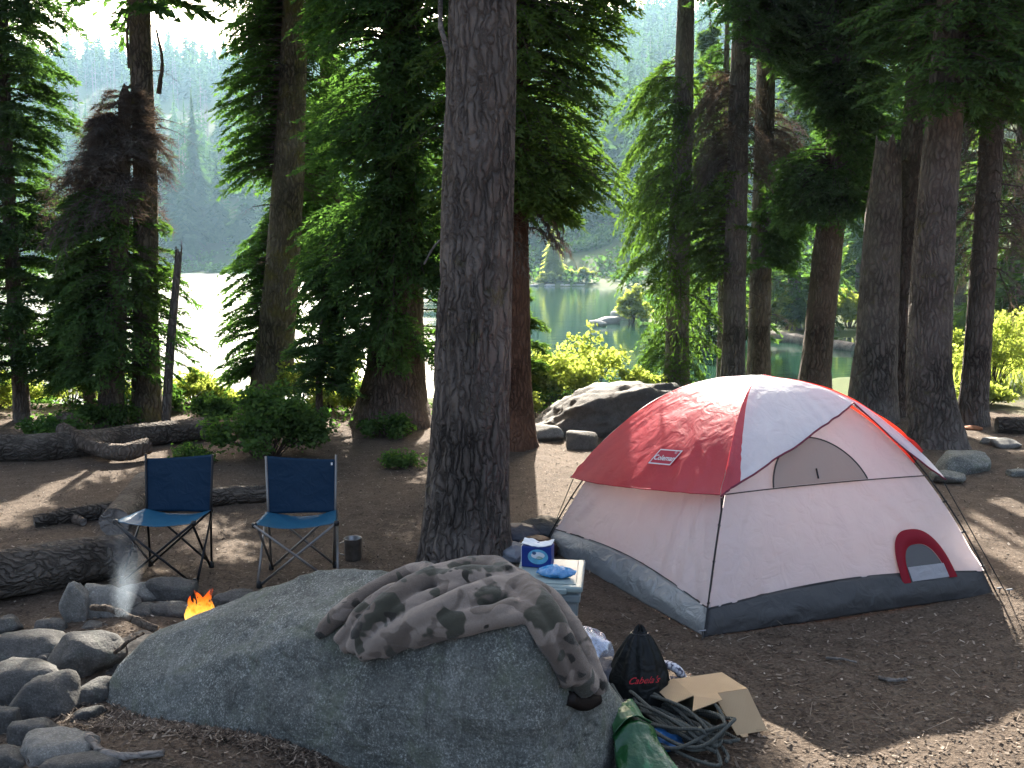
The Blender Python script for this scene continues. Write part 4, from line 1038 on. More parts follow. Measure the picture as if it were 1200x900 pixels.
P_, S_, U, T2 = fly('A', 'B', eAB, W_FLYW, 12, n=121, strip=.085)
mi = np.broadcast_to((np.arange(120) < 12)[None, :], (47, 120)).astype(int).ravel()
wf = sheet('rain_fly_panel', P_, None, tent, mats=[W_FLYW, W_RED], mi=mi)
b = MB(); b.tube(P_[0], .006, 6); b.build('edge_trim', W_TRIM, wf)
P_, S_, U, T2 = fly('B', 'D', [.36, .27, .24, .24, .24, uD], W_RED, 13, awn=.0)
rf = sheet('rain_fly_panel', P_, W_RED, tent); b = MB(); b.tube(P_[0], .005, 6); b.build('edge_trim', W_RED, rf)
P_, S_, U, T2 = fly('D', 'C', [uD, .36, .5, .58, .5, .36, uC], W_FLYW, 14)
wf2 = sheet('rain_fly_panel', P_, W_FLYW, tent); b = MB(); b.tube(P_[0], .005, 6); b.build('edge_trim', W_TRIM, wf2)
for k in 'ABCD':
    u = np.linspace(0, .6, 40); b = MB(); b.tube(pole(k, u, .022), .0055, 7); b.build('pole', BLACK, tent)
    b = MB()
    for uu in (.06,.14,.22):
        b.tube([pole(k, np.array(uu), .0), pole(k, np.array(uu), .03)], .007, 6)
    b.build('pole_clip', BLACK, tent)
# window and vent on the right-hand face
u0, s0 = find_us('A','B',905,567); u1, s1 = find_us('A','B',1015,567); ut, st = find_us('A','B',962,513)
a = np.linspace(0, np.pi, 30); sc_, sh_ = (s0+s1)/2, (s1-s0)/2; ub_ = (u0+u1)/2
R_, A_ = np.meshgrid(np.linspace(.001,1,8), a); SS = sc_ + sh_*np.cos(A_)*R_; UU = ub_ + (ut-ub_)*np.sin(A_)*R_
win = sheet('window', dome('A','B',UU,SS,.030), W_MESH, tent)
b = MB(); b.tube(dome('A','B',ub_+(ut-ub_)*np.sin(a), sc_+sh_*np.cos(a), .031), .005, 6); b.build('seam', W_BAND, win)
s_ = np.linspace(.0,1,50); b = MB(); b.tube(dome('A','B',np.full(50,ub_-.002), s_, .024), .004, 5); b.build('seam', W_BAND, tent)
b = MB(); q_ = find_us('A','B',957,562); b.tube([dome('A','B',q_[0],q_[1],.034), dome('A','B',q_[0]+.03,q_[1]+.004,.036)], .006, 6); b.build('zip_pull', BLACK, win)
u0, s0 = find_us('A','B',1056,681); u1, s1 = find_us('A','B',1112,679); ut, st = find_us('A','B',1082,628)
sc_, sh_ = (s0+s1)/2, (s1-s0)/2; ub_ = (u0+u1)/2; a = np.linspace(0, np.pi, 40)
def arch(f, off): return dome('A','B', ub_+(ut-ub_)*f*np.sin(a)**.8, sc_+sh_*f*np.sign(np.cos(a))*np.abs(np.cos(a))**.75, off)
RR = np.stack([arch(f, .034+.012*math.sin(math.pi*(f-.80)/.36)) for f in np.linspace(.80,1.16,7)])
RED2 = cloth_mat('vent_red', (.26,.006,.018), .04, None, 0, .015)
vent = sheet('vent', RR, RED2, tent)
sheet('vent_mesh', np.stack([arch(f, .030) for f in np.linspace(.02,.80,8)]), cloth_mat('vent_screen', (.10,.095,.095), .1), vent)
S_, T_ = np.meshgrid(np.linspace(sc_-sh_*.78, sc_+sh_*.78, 12), np.linspace(0,1,6)); sheet('vent_flap', dome('A','B', ub_+(ut-ub_)*(.02+.30*T_), S_, .042), W_WALL, vent)
# tie-downs
def rope_px(nm, P, r_, mat, par, sagz=0): b = MB(); b.tube(P, r_, 5); return b.build(nm, mat, par)
tipB = pole('B', np.array(uB), .085); tipC = pole('C', np.array(uC), .085); tipA = pole('A', np.array(uA), .085)
gB = at(1182,700,0); gC = at(649,616,0)
rope_px('guy_line', [tipB, gB], .0035, BLACK, tent); rope_px('guy_line', [tipC, gC], .0035, BLACK, tent)
for gp in (gB, gC, TA + [-.02,-.03,0], TB + [.03,-.02,0]): b = MB(); b.tube([gp+[0,0,-.03], gp+[0,0,.05]], .005, 6); b.tube([gp+[-.02,0,.05], gp+[.02,0,.055]], .005, 6); b.build('peg', plain('peg_steel', (.35,.35,.35), .4, 1), tent)
rope_px('toggle', [tipA+[0,0,-.01], pole('A', np.array(.25), .02)], .004, BLACK, tent)
# text helper: flat lettering as mesh
def text_mesh(name, body, P0, ex, ey, size, mat, parent, shear=0.0, depth=.0006, bold=0.0):
    cu = bpy.data.curves.new(name, 'FONT'); cu.body = body; cu.size = 1.0; cu.shear = shear; cu.align_x = 'CENTER'; cu.align_y = 'CENTER'; cu.offset = bold; cu.resolution_u = 3
    ob = bpy.data.objects.new(name, cu); scene.collection.objects.link(ob)
    dg = bpy.context.evaluated_depsgraph_get(); me = bpy.data.meshes.new_from_object(ob.evaluated_get(dg))
    bpy.data.objects.remove(ob)
    en = np.cross(ex, ey); en = en/np.linalg.norm(en); lo = parent_origin(parent)
    for v in me.vertices:
        q = P0 + ex*(v.co[0]*size) + ey*(v.co[1]*size) + en*depth
        v.co = tuple(q - lo)
    me.materials.clear(); me.materials.append(mat)
    o_ = bpy.data.objects.new(name, me); return link(o_, parent)
PR = project(np.moveaxis(FLYRED, -1, 0)); d_ = (PR[0]-780)**2 + (PR[1]-537)**2; i, j = np.unravel_index(np.argmin(d_), d_.shape)
p0 = FLYRED[i, j]; ex = FLYRED[i, j+3]-FLYRED[i, j-3]; ex /= np.linalg.norm(ex); ey = FLYRED[i+3, j]-FLYRED[i-3, j]; en = np.cross(ex, ey); en /= np.linalg.norm(en); ey = np.cross(en, ex)
if en @ (p0 - np.array([0,0,EYE])) > 0: en = -en
WHITE = plain('print_white', (.80,.78,.78), .6, var=.05); RPRINT = plain('print_red', (.50,.03,.06), .6, var=.1)
def pgram(w_, h_, sh, off): return np.array([p0 + ex*(x_*w_+y_*h_*sh) + ey*y_*h_ + en*off for x_, y_ in ((-.5,-.5),(.5,-.5),(.5,.5),(-.5,.5))])
lg = MB().add(pgram(.215,.115,.45,.006), [(0,1,2,3)]).build('logo_patch', WHITE, red)
MB().add(pgram(.195,.098,.45,.0072), [(0,1,2,3)]).build('logo_patch', RPRINT, red)
text_mesh('lettering', 'Coleman', p0 + en*.0088 - ey*.010, ex, ey, .055, WHITE, red, .15, bold=.02)
text_mesh('lettering', '®', p0 + en*.0092 + ex*.085 + ey*.036, ex, ey, .03, WHITE, red)

# ------------------------------------------------------------------ camp chairs
def chair(label, loc, rot, frame_col, seed, sag=.05, tilt=0.0):
    root = thing('camp_chair', (loc[0], loc[1], gz(loc[0], loc[1])), label, 'chair', 'blue folding camp chairs')
    root.rotation_euler = (0, 0, rot)
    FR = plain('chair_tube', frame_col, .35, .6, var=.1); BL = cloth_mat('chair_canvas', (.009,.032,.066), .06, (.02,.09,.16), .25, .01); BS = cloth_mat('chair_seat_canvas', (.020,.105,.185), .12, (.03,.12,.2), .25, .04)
    w_, dp, sh, tr = .25, .19, .43, .0085
    def T(nm, P_, r_=tr, mat=FR):
        b = MB(); b.tube(np.array(P_), r_, 8); return b.build(nm, mat, root, local=(0,0,0), smooth=True)
    FLf, FRf, BLf, BRf = (-w_,-dp,.01), (w_,-dp,.01), (-w_+.03,dp,.01), (w_-.03,dp,.01)
    FLs, FRs, BLs, BRs = (-w_-.015,-dp-.02,sh), (w_+.015,-dp-.02,sh), (-w_+.02,dp,sh-.02), (w_-.02,dp,sh-.02)
    o2 = np.array([0,.012,0]); o3 = np.array([.012,0,0])
    T('leg', [FLf, FRs]); T('leg', [np.array(FRf)-o2*1.6, np.array(FLs)-o2*1.6])
    T('leg', [np.array(FLf)-o3, np.array(BLs)-o3]); T('leg', [np.array(BLf)+o3, np.array(FLs)+o3])
    T('leg', [np.array(FRf)+o3, np.array(BRs)+o3]); T('leg', [np.array(BRf)-o3, np.array(FRs)-o3])
    T('leg', [BLf, BRs]); T('leg', [np.array(BRf)+o2*1.6, np.array(BLs)+o2*1.6])
    topz = .775
    T('back_post', [BLf, (-w_+.02,dp+.0,sh), (-w_+.01,dp+.05,topz+.02)]); T('back_post', [BRf, (w_-.02,dp,sh), (w_-.01,dp+.05,topz+.02)])
    for q in (FLf, FRf, BLf, BRf): b = MB(); b.lathe(q, [(.018,-.012),(.02,.0),(.016,.02),(.011,.035)], 10); b.build('foot_cap', BLACK, root, local=(0,0,0), smooth=True)
    for q in (FLs, FRs): b = MB(); b.lathe(q, [(.014,-.02),(.018,-.005),(.016,.012)], 10); b.build('corner_cap', BLACK, root, local=(0,0,0), smooth=True)
    u, v_ = np.meshgrid(np.linspace(-1,1,28), np.linspace(0,1,22))
    wx = (w_+.015)*(1-v_) + (w_-.015)*v_
    P_ = np.stack([u*wx, (-dp-.025)*(1-v_)+(dp+.0)*v_ - .018*(1-u*u)*(1-v_)*-1, sh + .004 - sag*(1-u**2)*(.35+.65*np.sin(np.pi*(.15+.7*v_))) - .02*v_ + .006*fbm(np.stack([u*2.2, v_*3, u*0+seed], -1), 3, seed)], -1)
    s_ = sheet('seat', P_, BS, root, .004, local=(0,0,0))
    P_ = np.stack([u*(w_-.012), dp + .05*(v_) + .030*(1-u*u)*(.6+.4*v_) + .006*fbm(np.stack([u*1.5, v_*4, u*0+seed], -1), 3, seed+3), sh - .035 + (topz-sh+.04)*v_ + .018*(u*(seed%2*2-1)) * v_ - .012*(1-u*u)*v_], -1)
    sheet('backrest', P_, BL, root, .005, local=(0,0,0))
    if seed == 2:
        b = MB(); b.box((w_-.04,dp+.03,topz-.04), (.012,.004,.018)); b.build('tag', WHITE, root, local=(0,0,0))
    return root
pL = at(241,687,0); pR = at(299,690,0)
chair('blue canvas folding chair with black legs, the one on the left near the short log', (pL[0]-.30, pL[1]+.19), math.radians(-4), (.02,.02,.022), 1, .055)
chair('blue canvas folding chair with grey metal legs, the one beside the steel mug', (pR[0]+.26, pR[1]+.20), math.radians(6), (.22,.21,.20), 2, .06)

# steel mug
p = at(414,654,0); STEEL = plain('dull_steel', (.30,.29,.28), .35, .9, var=.4, sc=12)
mug = thing('steel_mug', (p[0], p[1], gz(p[0],p[1])), 'dull steel cooking mug on the ground beside the right chair', 'mug')
prof = [(.058,.0),(.062,.01),(.063,.15),(.066,.158),(.064,.160),(.060,.155),(.058,.02),(.0,.02)]
b = MB(); b.lathe((p[0],p[1],gz(p[0],p[1])+.003), prof, 28); b.build('cup', STEEL, mug, smooth=True)
q = np.array([p[0],p[1],gz(p[0],p[1])]); b = MB(); b.tube(spline([q+[-.06,-.02,.14], q+[-.10,-.03,.12], q+[-.10,-.03,.06], q+[-.06,-.02,.04]], 14), .004, 6); b.build('handle', STEEL, mug)

# ------------------------------------------------------------------ storage tub and what stands on it
TUB = plain('tub_plastic', (.185,.225,.235), .4, 0, .5, .08); LID = plain('lid_plastic', (.25,.315,.31), .4, 0, .5, .08)
tr = math.radians(-6); tc = at(645,672,.38)*[1,1,0]; tz = .36
def tl(x_, y_, z_): c_, s_ = math.cos(tr), math.sin(tr); return np.array([tc[0]+x_*c_-y_*s_, tc[1]+x_*s_+y_*c_, z_])
tub = thing('storage_tub', (tc[0], tc[1], 0), 'grey plastic storage tub with lid between the foreground trunk and the tent', 'tub')
b = MB(); b.box((tc[0],tc[1],tz/2), (.34,.46,tz), tr, tap=.88); bevel(b.build('body', TUB, tub), .025, 3)
b = MB(); b.box((tc[0],tc[1],tz-.045), (.36,.48,.05), tr); bevel(b.build('rim', TUB, tub), .012)
b = MB(); b.box((tc[0],tc[1],tz+.012), (.385,.51,.035), tr); lid = bevel(b.build('lid', LID, tub), .012, 3)
b = MB(); b.box((tc[0],tc[1],tz+.032), (.31,.43,.006), tr); bevel(b.build('lid_panel', LID, lid), .003)
q = tl(0,-.245,tz-.05); b = MB(); b.box(q, (.15,.04,.035), tr); bevel(b.build('latch', TUB, tub), .008)
q = tl(.02,-.258,tz+.005); b = MB(); b.box(q, (.17,.03,.03), tr); bevel(b.build('latch', LID, tub), .006)
for sx in (-1,1):
    q = tl(sx*.09,-.222,.16); b = MB(); b.box(q, (.035,.02,.27), tr); bevel(b.build('rib', TUB, tub), .006)
LZ = tz+.036
# napkin box
BLUE = plain('box_blue', (.012,.040,.24), .35, var=.2, sc=8); PAPER = plain('paper_white', (.72,.74,.76), .8, var=.06)
nb_ = thing('napkin_pack', tl(-.08,.10,LZ), 'open blue and white paper napkin pack standing on the tub lid', 'box')
a0 = tr-.10; q = tl(-.08,.10,0); b = MB(); b.box((q[0],q[1],LZ+.0625), (.175,.11,.125), a0); bevel(b.build('carton', BLUE, nb_), .006)
b = MB(); b.box((q[0]-.0885*math.cos(a0),q[1]-.0885*math.sin(a0),LZ+.0625), (.003,.105,.12), a0); b.build('side_panel', PAPER, nb_)
S_, T_ = np.meshgrid(np.linspace(-1,1,20), np.linspace(-1,1,14)); zt = LZ+.127+.012*fbm(np.stack([S_*2.2,T_*2,S_*0],-1),3,5)+.012*np.abs(S_)
X_ = q[0]+S_*.089*math.cos(a0)-T_*.057*math.sin(a0); Y_ = q[1]+S_*.089*math.sin(a0)+T_*.057*math.cos(a0); sheet('torn_wrapper', np.stack([X_,Y_,zt],-1), PAPER, nb_, .002)
def front_disc(cx, cz, rx, rz, off, mat, par, nm):
    a = np.arange(28)*2*np.pi/28; ex_ = np.array([math.cos(a0),math.sin(a0),0]); ef = np.array([math.sin(a0),-math.cos(a0),0])
    V = [np.array([q[0],q[1],0])+ex_*(cx+rx*math.cos(t))+ef*(.055+off)+np.array([0,0,cz+rz*math.sin(t)]) for t in a]
    return MB().add(np.array(V), [tuple(range(28))]).build(nm, mat, par)
front_disc(.01, LZ+.066, .060, .044, .0015, plain('print_cyan', (.13,.42,.60), .4), nb_, 'print_oval')
front_disc(.01, LZ+.075, .040, .020, .0025, PAPER, nb_, 'print_oval')
front_disc(.02, LZ+.060, .02, .010, .0025, plain('print_green', (.14,.33,.20), .5), nb_, 'print_oval'); front_disc(-.012, LZ+.088, .012, .010, .0035, plain('print_dark', (.05,.09,.2), .5), nb_, 'print_oval')
# crumpled blue wrapper
q = tl(.04,-.10,LZ); S_, T_ = np.meshgrid(np.linspace(0,1,26), np.linspace(0,2*np.pi,20))
rr = (.045*np.sin(np.pi*np.clip(S_,.04,.96))**.45)*(1+.45*fbm(np.stack([np.cos(T_)*2,np.sin(T_)*2,S_*6],-1),3,8))
X_ = q[0]+(S_-.5)*.21+.008*np.sin(T_); Y_ = q[1]+rr*np.cos(T_)*1.25-.04*(S_-.5); Z_ = np.maximum(LZ+.002, LZ+.028+rr*np.sin(T_)*.75)
o = sheet('blue_wrapper', np.stack([X_,Y_,Z_],-1), cloth_mat('wrapper_blue', (.02,.22,.50), 0, None, .4, .12, .25, 30), None, local=q)
tag(o, 'crumpled bright blue plastic wrapper lying on the tub lid', 'wrapper')

# ------------------------------------------------------------------ soft gear
def lump(name, label, c, size, mat, seed, cat, amp=.16, freq=2.6, sub=4, rot=0.0, fold=.06, group=None):
    V, F = ICO[sub]; P = V*(1+amp*fbm(V*freq*.6+seed,3,seed)+fold*(1-np.abs(fbm(V*freq+seed*2,3,seed+1))*2)**2)[:,None]
    P[:,2] = np.where(P[:,2] < -.55, -.55+(P[:,2]+.55)*.15, P[:,2]); P = P*np.asarray(size)
    cr, sr = math.cos(rot), math.sin(rot); P = P@np.array([[cr,sr,0],[-sr,cr,0],[0,0,1]])
    base = np.asarray(c,float); lift = -P[:,2].min()
    o_ = np_mesh(name, P+base+[0,0,lift], F, mat, None, True, local=base); return tag(o_, label, cat, group)
NAVY = cloth_mat('navy_nylon', (.018,.022,.040), .0, None, .5, .06); DKG = cloth_mat('dark_nylon', (.015,.015,.016), 0, None, .6, .05); BRN = cloth_mat('brown_nylon', (.05,.028,.022), 0, None, .5, .03); GRYT = cloth_mat('grey_tarp', (.17,.19,.22), .1, None, .6, .08)
lump('gear_bag', 'dark navy nylon bag against the right side of the foreground trunk', at(606,640,0)*[1,1,0], (.19,.14,.10), NAVY, 3, 'bag', fold=.14)
lump('gear_bag', 'blackish duffel bag slumped between the trunk and the tent', at(638,634,0)*[1,1,0], (.20,.15,.11), DKG, 4, 'bag', fold=.12)
lump('gear_bag', 'small brown pouch on the ground behind the tub', at(630,652,0)*[1,1,0], (.14,.12,.09), BRN, 5, 'bag', fold=.10)
lump('grey_cloth', 'crumpled grey tarp at the foot of the foreground trunk', at(598,658,0)*[1,1,0], (.13,.12,.08), GRYT, 6, 'tarp', fold=.2)
GRN = cloth_mat('strap_green', (.02,.10,.035), .1, None, .2, .08)
b = MB(); b.tube(spline([at(652,640,.02), at(655,622,.12), at(664,612,.20), at(672,606,.18)], 20), .012, 6); tag(b.build('green_strap', GRN, smooth=True), 'dark green strap looped beside the left tent corner', 'strap')
# black drawstring sack with red script
sc0 = at(746,836,0)*[1,1,0]; a = np.linspace(0,2*np.pi,65)[:-1]; zz = np.linspace(0,1,40); A_, Z_ = np.meshgrid(a, zz)
prof = np.interp(zz, [0,.03,.2,.45,.7,.86,.93,.97,1], [.5,.88,1,.88,.60,.37,.23,.13,.04])[:,None]
pl = 1+.10*np.sin(A_*11+vnoise(np.stack([np.cos(A_),np.sin(A_),Z_*2],-1),4)*2)*np.clip((Z_-.25)*1.8,0,1)+.07*fbm(np.stack([np.cos(A_)*1.6,np.sin(A_)*1.6,Z_*2.5],-1),3,41)
SK = np.stack([sc0[0]+prof*pl*.165*np.cos(A_)+.012*Z_, sc0[1]+prof*pl*.12*np.sin(A_)+.02*Z_, .004+Z_*.425+.012*np.sin(A_*11)*(Z_>.95)],-1)
SACKM = cloth_mat('sack_black', (.007,.008,.008), 0, None, .4, .02, .4)
sack = thing('drawstring_sack', (sc0[0],sc0[1],0), 'black drawstring stuff sack with red script lettering right of the boulder', 'sack')
np_mesh('bag', np.vstack([SK.reshape(-1,3), SK[0].mean(0)[None], SK[-1].mean(0)[None]-[0,0,.02]]), np.vstack([grid_faces(40,64,True), [[(j+1)%64,j,2560,2560] for j in range(64)], [[39*64+j,39*64+(j+1)%64,2561,2561] for j in range(64)]]), SACKM, sack, True)
b = MB(); b.tube(SK[36][::4].tolist()+[SK[36][0].tolist()], .005, 6); b.build('cord', BLACK, sack)
text_mesh('lettering', "Cabela's", np.array([sc0[0]+.010, sc0[1]-.134, .225]), np.array([1.,.06,.04]), np.array([0,.18,.98]), .044, plain('print_script_red', (.55,.02,.03), .6), sack, .55, bold=.008)
# clear plastic bag
PB, nt, out = M('clear_plastic'); v = coord(nt)
b1 = nd(nt,"ShaderNodeBsdfTransparent",{'Color':(.80,.83,.88,1)}); b2 = nd(nt,"ShaderNodeBsdfGlossy",{'Color':(.9,.92,1,1),'Roughness':.22,'Normal':bump(nt,noise(nt,v,22,3),.8,.02)}); b3 = nd(nt,"ShaderNodeBsdfDiffuse",{'Color':(.55,.58,.66,1)})
ms = nd(nt,"ShaderNodeMixShader",{0:.45,1:b2.outputs[0],2:b3.outputs[0]}); ms2 = nd(nt,"ShaderNodeMixShader",{0:.62,1:b1.outputs[0],2:ms.outputs[0]}); nt.links.new(ms2.outputs[0], out.inputs[0])
lump('plastic_bag', 'crumpled clear plastic bag under the hanging end of the blanket', at(688,788,0)*[1,1,0], (.13,.12,.13), PB, 9, 'bag', fold=.25, amp=.25)
MESHB = cloth_mat('speckled_bag', (.05,.048,.06), 0, None, .7, .05)
lump('speckled_bag', 'dark speckled bag left of the black sack', at(716,842,0)*[1,1,0]+[0,.12,0], (.14,.13,.14), MESHB, 10, 'bag', fold=.15)
HOSE, nt, out = M('printed_strap'); v = coord(nt); vo = nd(nt,"ShaderNodeTexVoronoi",{'Vector':v,'Scale':55.0}).outputs[0]
princ(nt, out, ramp(nt, vo, [(.25,(.62,.62,.66)),(.5,(.42,.42,.48)),(.62,(.05,.05,.08))]), .6)
b = MB(); P_ = spline([at(764,785,.12), at(780,779,.19), at(795,786,.18), at(801,802,.09), at(795,815,.03)], 26); b.tube(P_, .022, 10); tag(b.build('printed_strap', HOSE, smooth=True), 'white patterned strap arching out behind the black sack', 'strap')
lump('dark_pouch', 'small dark purple pouch under the white patterned strap', at(785,812,0)*[1,1,0], (.07,.06,.05), cloth_mat('pouch', (.02,.016,.035), 0, None, .3, .06), 11, 'pouch')
# coiled rope
ROPE, nt, out = M('rope_grey'); v = coord(nt); wv = nd(nt,"ShaderNodeTexWave",{'Vector':v,'Scale':55.0,'Distortion':2.0}).outputs[0]
princ(nt, out, mixc(nt, wv, (.045,.048,.042), (.125,.13,.115)), .9, bump(nt, wv, .5, .004))
rc = at(781,861,0)*[1,1,0]; r = np.random.default_rng(77); b = MB(); P_ = []
ang = math.radians(-52); ca, sa = math.cos(ang), math.sin(ang)
for k in range(15):
    R1_, R2_ = r.uniform(.24,.34), r.uniform(.06,.14); ox, oy, oz = r.normal(0,.025,3); lift = .03+.008*k
    for t in np.linspace(0, 2*np.pi, 26)[:-1]:
        u_ = R1_*math.cos(t)+ox; v_ = R2_*math.sin(t)+oy
        P_.append([rc[0]+u_*ca-v_*sa, rc[1]+u_*sa*1.0+v_*ca, .015+lift*(.75+.35*math.sin(t*2+k))+.01*r.random()])
P_ = spline(np.array(P_)[::2], 1200); b.tube(P_, .0085, 7); rope = tag(b.build('coiled_rope', ROPE, smooth=True), 'loosely coiled grey rope lying beside the green bag', 'rope')
# green bag, blue scrap
GB, nt, out = M('green_poly'); v = coord(nt); n1 = noise(nt, v, 9, 3, .5, 1.0)
c_ = mixc(nt, ramp(nt, n1, [(.56,0.0),(.62,.5)]), (.006,.062,.014), (.05,.22,.085)); princ(nt, out, c_, .28, bump(nt, noise(nt, v, 16, 3), .6, .02), .6)
S_, T_ = np.meshgrid(np.linspace(0,1,40), np.linspace(0,1,30))
g0, g1, g2, g3 = at(714,842,.20), at(740,828,.20), at(728,925,.04), at(805,915,.04)
P_ = (g0*(1-T_)[...,None]+g2*T_[...,None])*(1-S_)[...,None] + (g1*(1-T_)[...,None]+g3*T_[...,None])*S_[...,None]
P_[...,2] += .05*np.sin(np.pi*S_)*np.sin(np.pi*np.clip(T_*.9+.1,0,1)) + .022*fbm(np.stack([S_*3.2,T_*4,S_*0],-1),3,88) + .035*np.exp(-((T_-.42)/.05)**2)
gb = thing('green_bag', (P_[...,0].mean(), P_[...,1].mean(), 0), 'glossy green plastic bag with folded flap at the foot of the boulder', 'bag')
sheet('sack_body', P_, GB, gb, .003)
Q_ = P_.copy(); Q_[...,2] = np.maximum(.004, Q_[...,2]-.12*np.sin(np.pi*np.clip(S_,.02,.98))-.02); sheet('sack_underside', Q_, GB, gb, .003)
FLp = P_[:12] + np.array([0,-.012,.035]); sheet('flap', FLp, cloth_mat('flap_green', (.008,.085,.022), .05, None, .25, .1), gb, .003)
b = MB(); q = at(722,862,.12); S2, T2 = np.meshgrid(np.linspace(0,1,10), np.linspace(-1,1,6)); PW = np.stack([q[0]-.02+S2*.07+T2*.008, q[1]-.05-.02*S2+.012*T2, .13+.03*np.sin(3*S2)-.05*S2+T2*.016],-1); sheet('white_print', PW, WHITE, gb)
lump('blue_scrap', 'small bright blue stuff bag peeking out beneath the coiled rope', at(775,874,0)*[1,1,0], (.09,.07,.045), cloth_mat('scrap_blue', (.02,.16,.42), .1, None, .4, .08), 12, 'bag', fold=.2)
# open cardboard box lying on its side
CARD, nt, out = M('cardboard'); v = coord(nt); wv = nd(nt,"ShaderNodeTexWave",{'Vector':v,'Scale':42.0,'Distortion':.3}).outputs[0]; n1 = noise(nt, v, 9, 4)
princ(nt, out, mixc(nt, math_(nt,'ADD',math_(nt,'MULTIPLY',wv,.12),math_(nt,'MULTIPLY',n1,.5)), (.36,.25,.145), (.52,.39,.25)), .85, bump(nt, wv, .08, .002), .1)
CARDG = plain('card_dark', (.10,.085,.05), .8, var=.35, sc=14)  # darker mottled card for the back, inner sides and one flap
fl_ = at(846,866,0); fr_ = at(896,868,0); bx = thing('cardboard_box', (fl_[0],fl_[1]+.1,0), 'open brown cardboard box lying on its side with flaps spread', 'box')
k_a = math.radians(18); exb = np.array([math.cos(k_a),math.sin(k_a),0]); eyb = np.array([-math.sin(k_a),math.cos(k_a),0]); ezb = np.array([0,0,1.]); b0 = at(812,858,0)*[1,1,0]+[0,0,.004]
def quad(nm, pts, mat=CARD, th=.004):
    P4 = np.array([b0+exb*x_+eyb*y_+ezb*z_ for x_,y_,z_ in pts]); o_ = MB().add(P4, [(0,1,2,3)]).build(nm, mat, bx); md = o_.modifiers.new('s','SOLIDIFY'); md.thickness = th; return o_
Wb, Db, Hb = .26, .20, .17
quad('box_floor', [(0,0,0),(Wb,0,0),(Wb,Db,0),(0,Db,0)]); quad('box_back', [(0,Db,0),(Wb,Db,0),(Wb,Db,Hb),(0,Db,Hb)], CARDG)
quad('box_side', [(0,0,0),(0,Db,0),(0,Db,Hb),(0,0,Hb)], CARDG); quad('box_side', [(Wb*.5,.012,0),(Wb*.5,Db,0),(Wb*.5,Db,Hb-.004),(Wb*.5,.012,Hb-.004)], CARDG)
quad('box_top', [(0,0,Hb),(Wb+.02,.0,Hb),(Wb+.0,Db,Hb),(0,Db,Hb)]); quad('box_flap', [(0,0,Hb+.002),(-.10,.02,Hb-.035),(-.10,Db-.02,Hb-.03),(0,Db,Hb+.002)])
quad('box_flap', [(.10,-.002,Hb-.002),(Wb+.02,-.002,Hb-.002),(Wb+.055,-.125,.015),(.155,-.125,.015)]); quad('box_flap', [(Wb+.02,.0,Hb-.003),(Wb+.0,Db,Hb-.003),(Wb+.12,Db-.02,.03),(Wb+.09,.03,.03)], CARDG)
quad('box_flap', [(0,-.004,Hb),(.12,-.004,Hb),(.10,-.085,Hb+.004),(-.06,-.10,Hb-.02)]); quad('flap_tab', [(.17,-.126,.016),(.21,-.126,.016),(.205,-.142,.008),(.175,-.142,.008)]); quad('sticker', [(Wb*.5-.004,.03,.03),(Wb*.5-.004,.07,.03),(Wb*.5-.004,.07,.055),(Wb*.5-.004,.03,.055)], WHITE, .001)

# ------------------------------------------------------------------ blanket over the boulder
def onrock(px, py):
    d_ = Vector(tuple(ray(px, py))).normalized(); h_ = BVH.ray_cast(Vector((0,0,EYE)), d_)
    if h_[0] is None: h_ = BVH.find_nearest(Vector((0,0,EYE)) + d_*4.35)
    return np.array(h_[0][:]), np.array(h_[1][:])
BLK, nt, out = M('camo_fleece'); v = coord(nt)
def camo(sc, lo_, sd): return ramp(nt, noise(nt, nd(nt,"ShaderNodeMapping",{'Vector':v,'Location':(sd,sd*2,0)}).outputs[0], sc, 2, .45, .4), [(lo_,0.0),(lo_+.025,1.0)])
c_ = mixc(nt, camo(6.5,.50,0), (.290,.235,.195), (.165,.130,.106)); c_ = mixc(nt, camo(7.5,.57,3), c_, (.066,.064,.047)); c_ = mixc(nt, camo(9,.64,7), c_, (.034,.031,.025))
fz = noise(nt, v, 320, 2, .8); c_ = mixc(nt, ramp(nt, fz, [(.35,.35),(.65,0.0)]), c_, (.03,.025,.02))
princ(nt, out, c_, .95, bump(nt, math_(nt,'ADD',fz,math_(nt,'MULTIPLY',noise(nt,v,60,3),.8)), .55, .008), .05, 0, {'Sheen Weight': .25, 'Sheen Roughness': .5})
def roll(P, rad, lift=.7, n=40):
    """a roll of cloth lying on the boulder along pixel-projected points"""
    C = spline(P, n); out_ = []
    rr = np.interp(np.linspace(0,1,n), np.linspace(0,1,len(rad)), rad)
    for q, r_ in zip(C, rr):
        p_, n_ = onrock(q[0], q[1]); n_ = n_*.6 + np.array([0,-.1,.55]); n_ /= np.linalg.norm(n_); out_.append(p_ + n_*r_*lift)
    out_ = np.array(out_)
    for it in range(4): out_[1:-1] = (out_[:-2] + out_[1:-1]*2 + out_[2:])/4
    return out_, rr
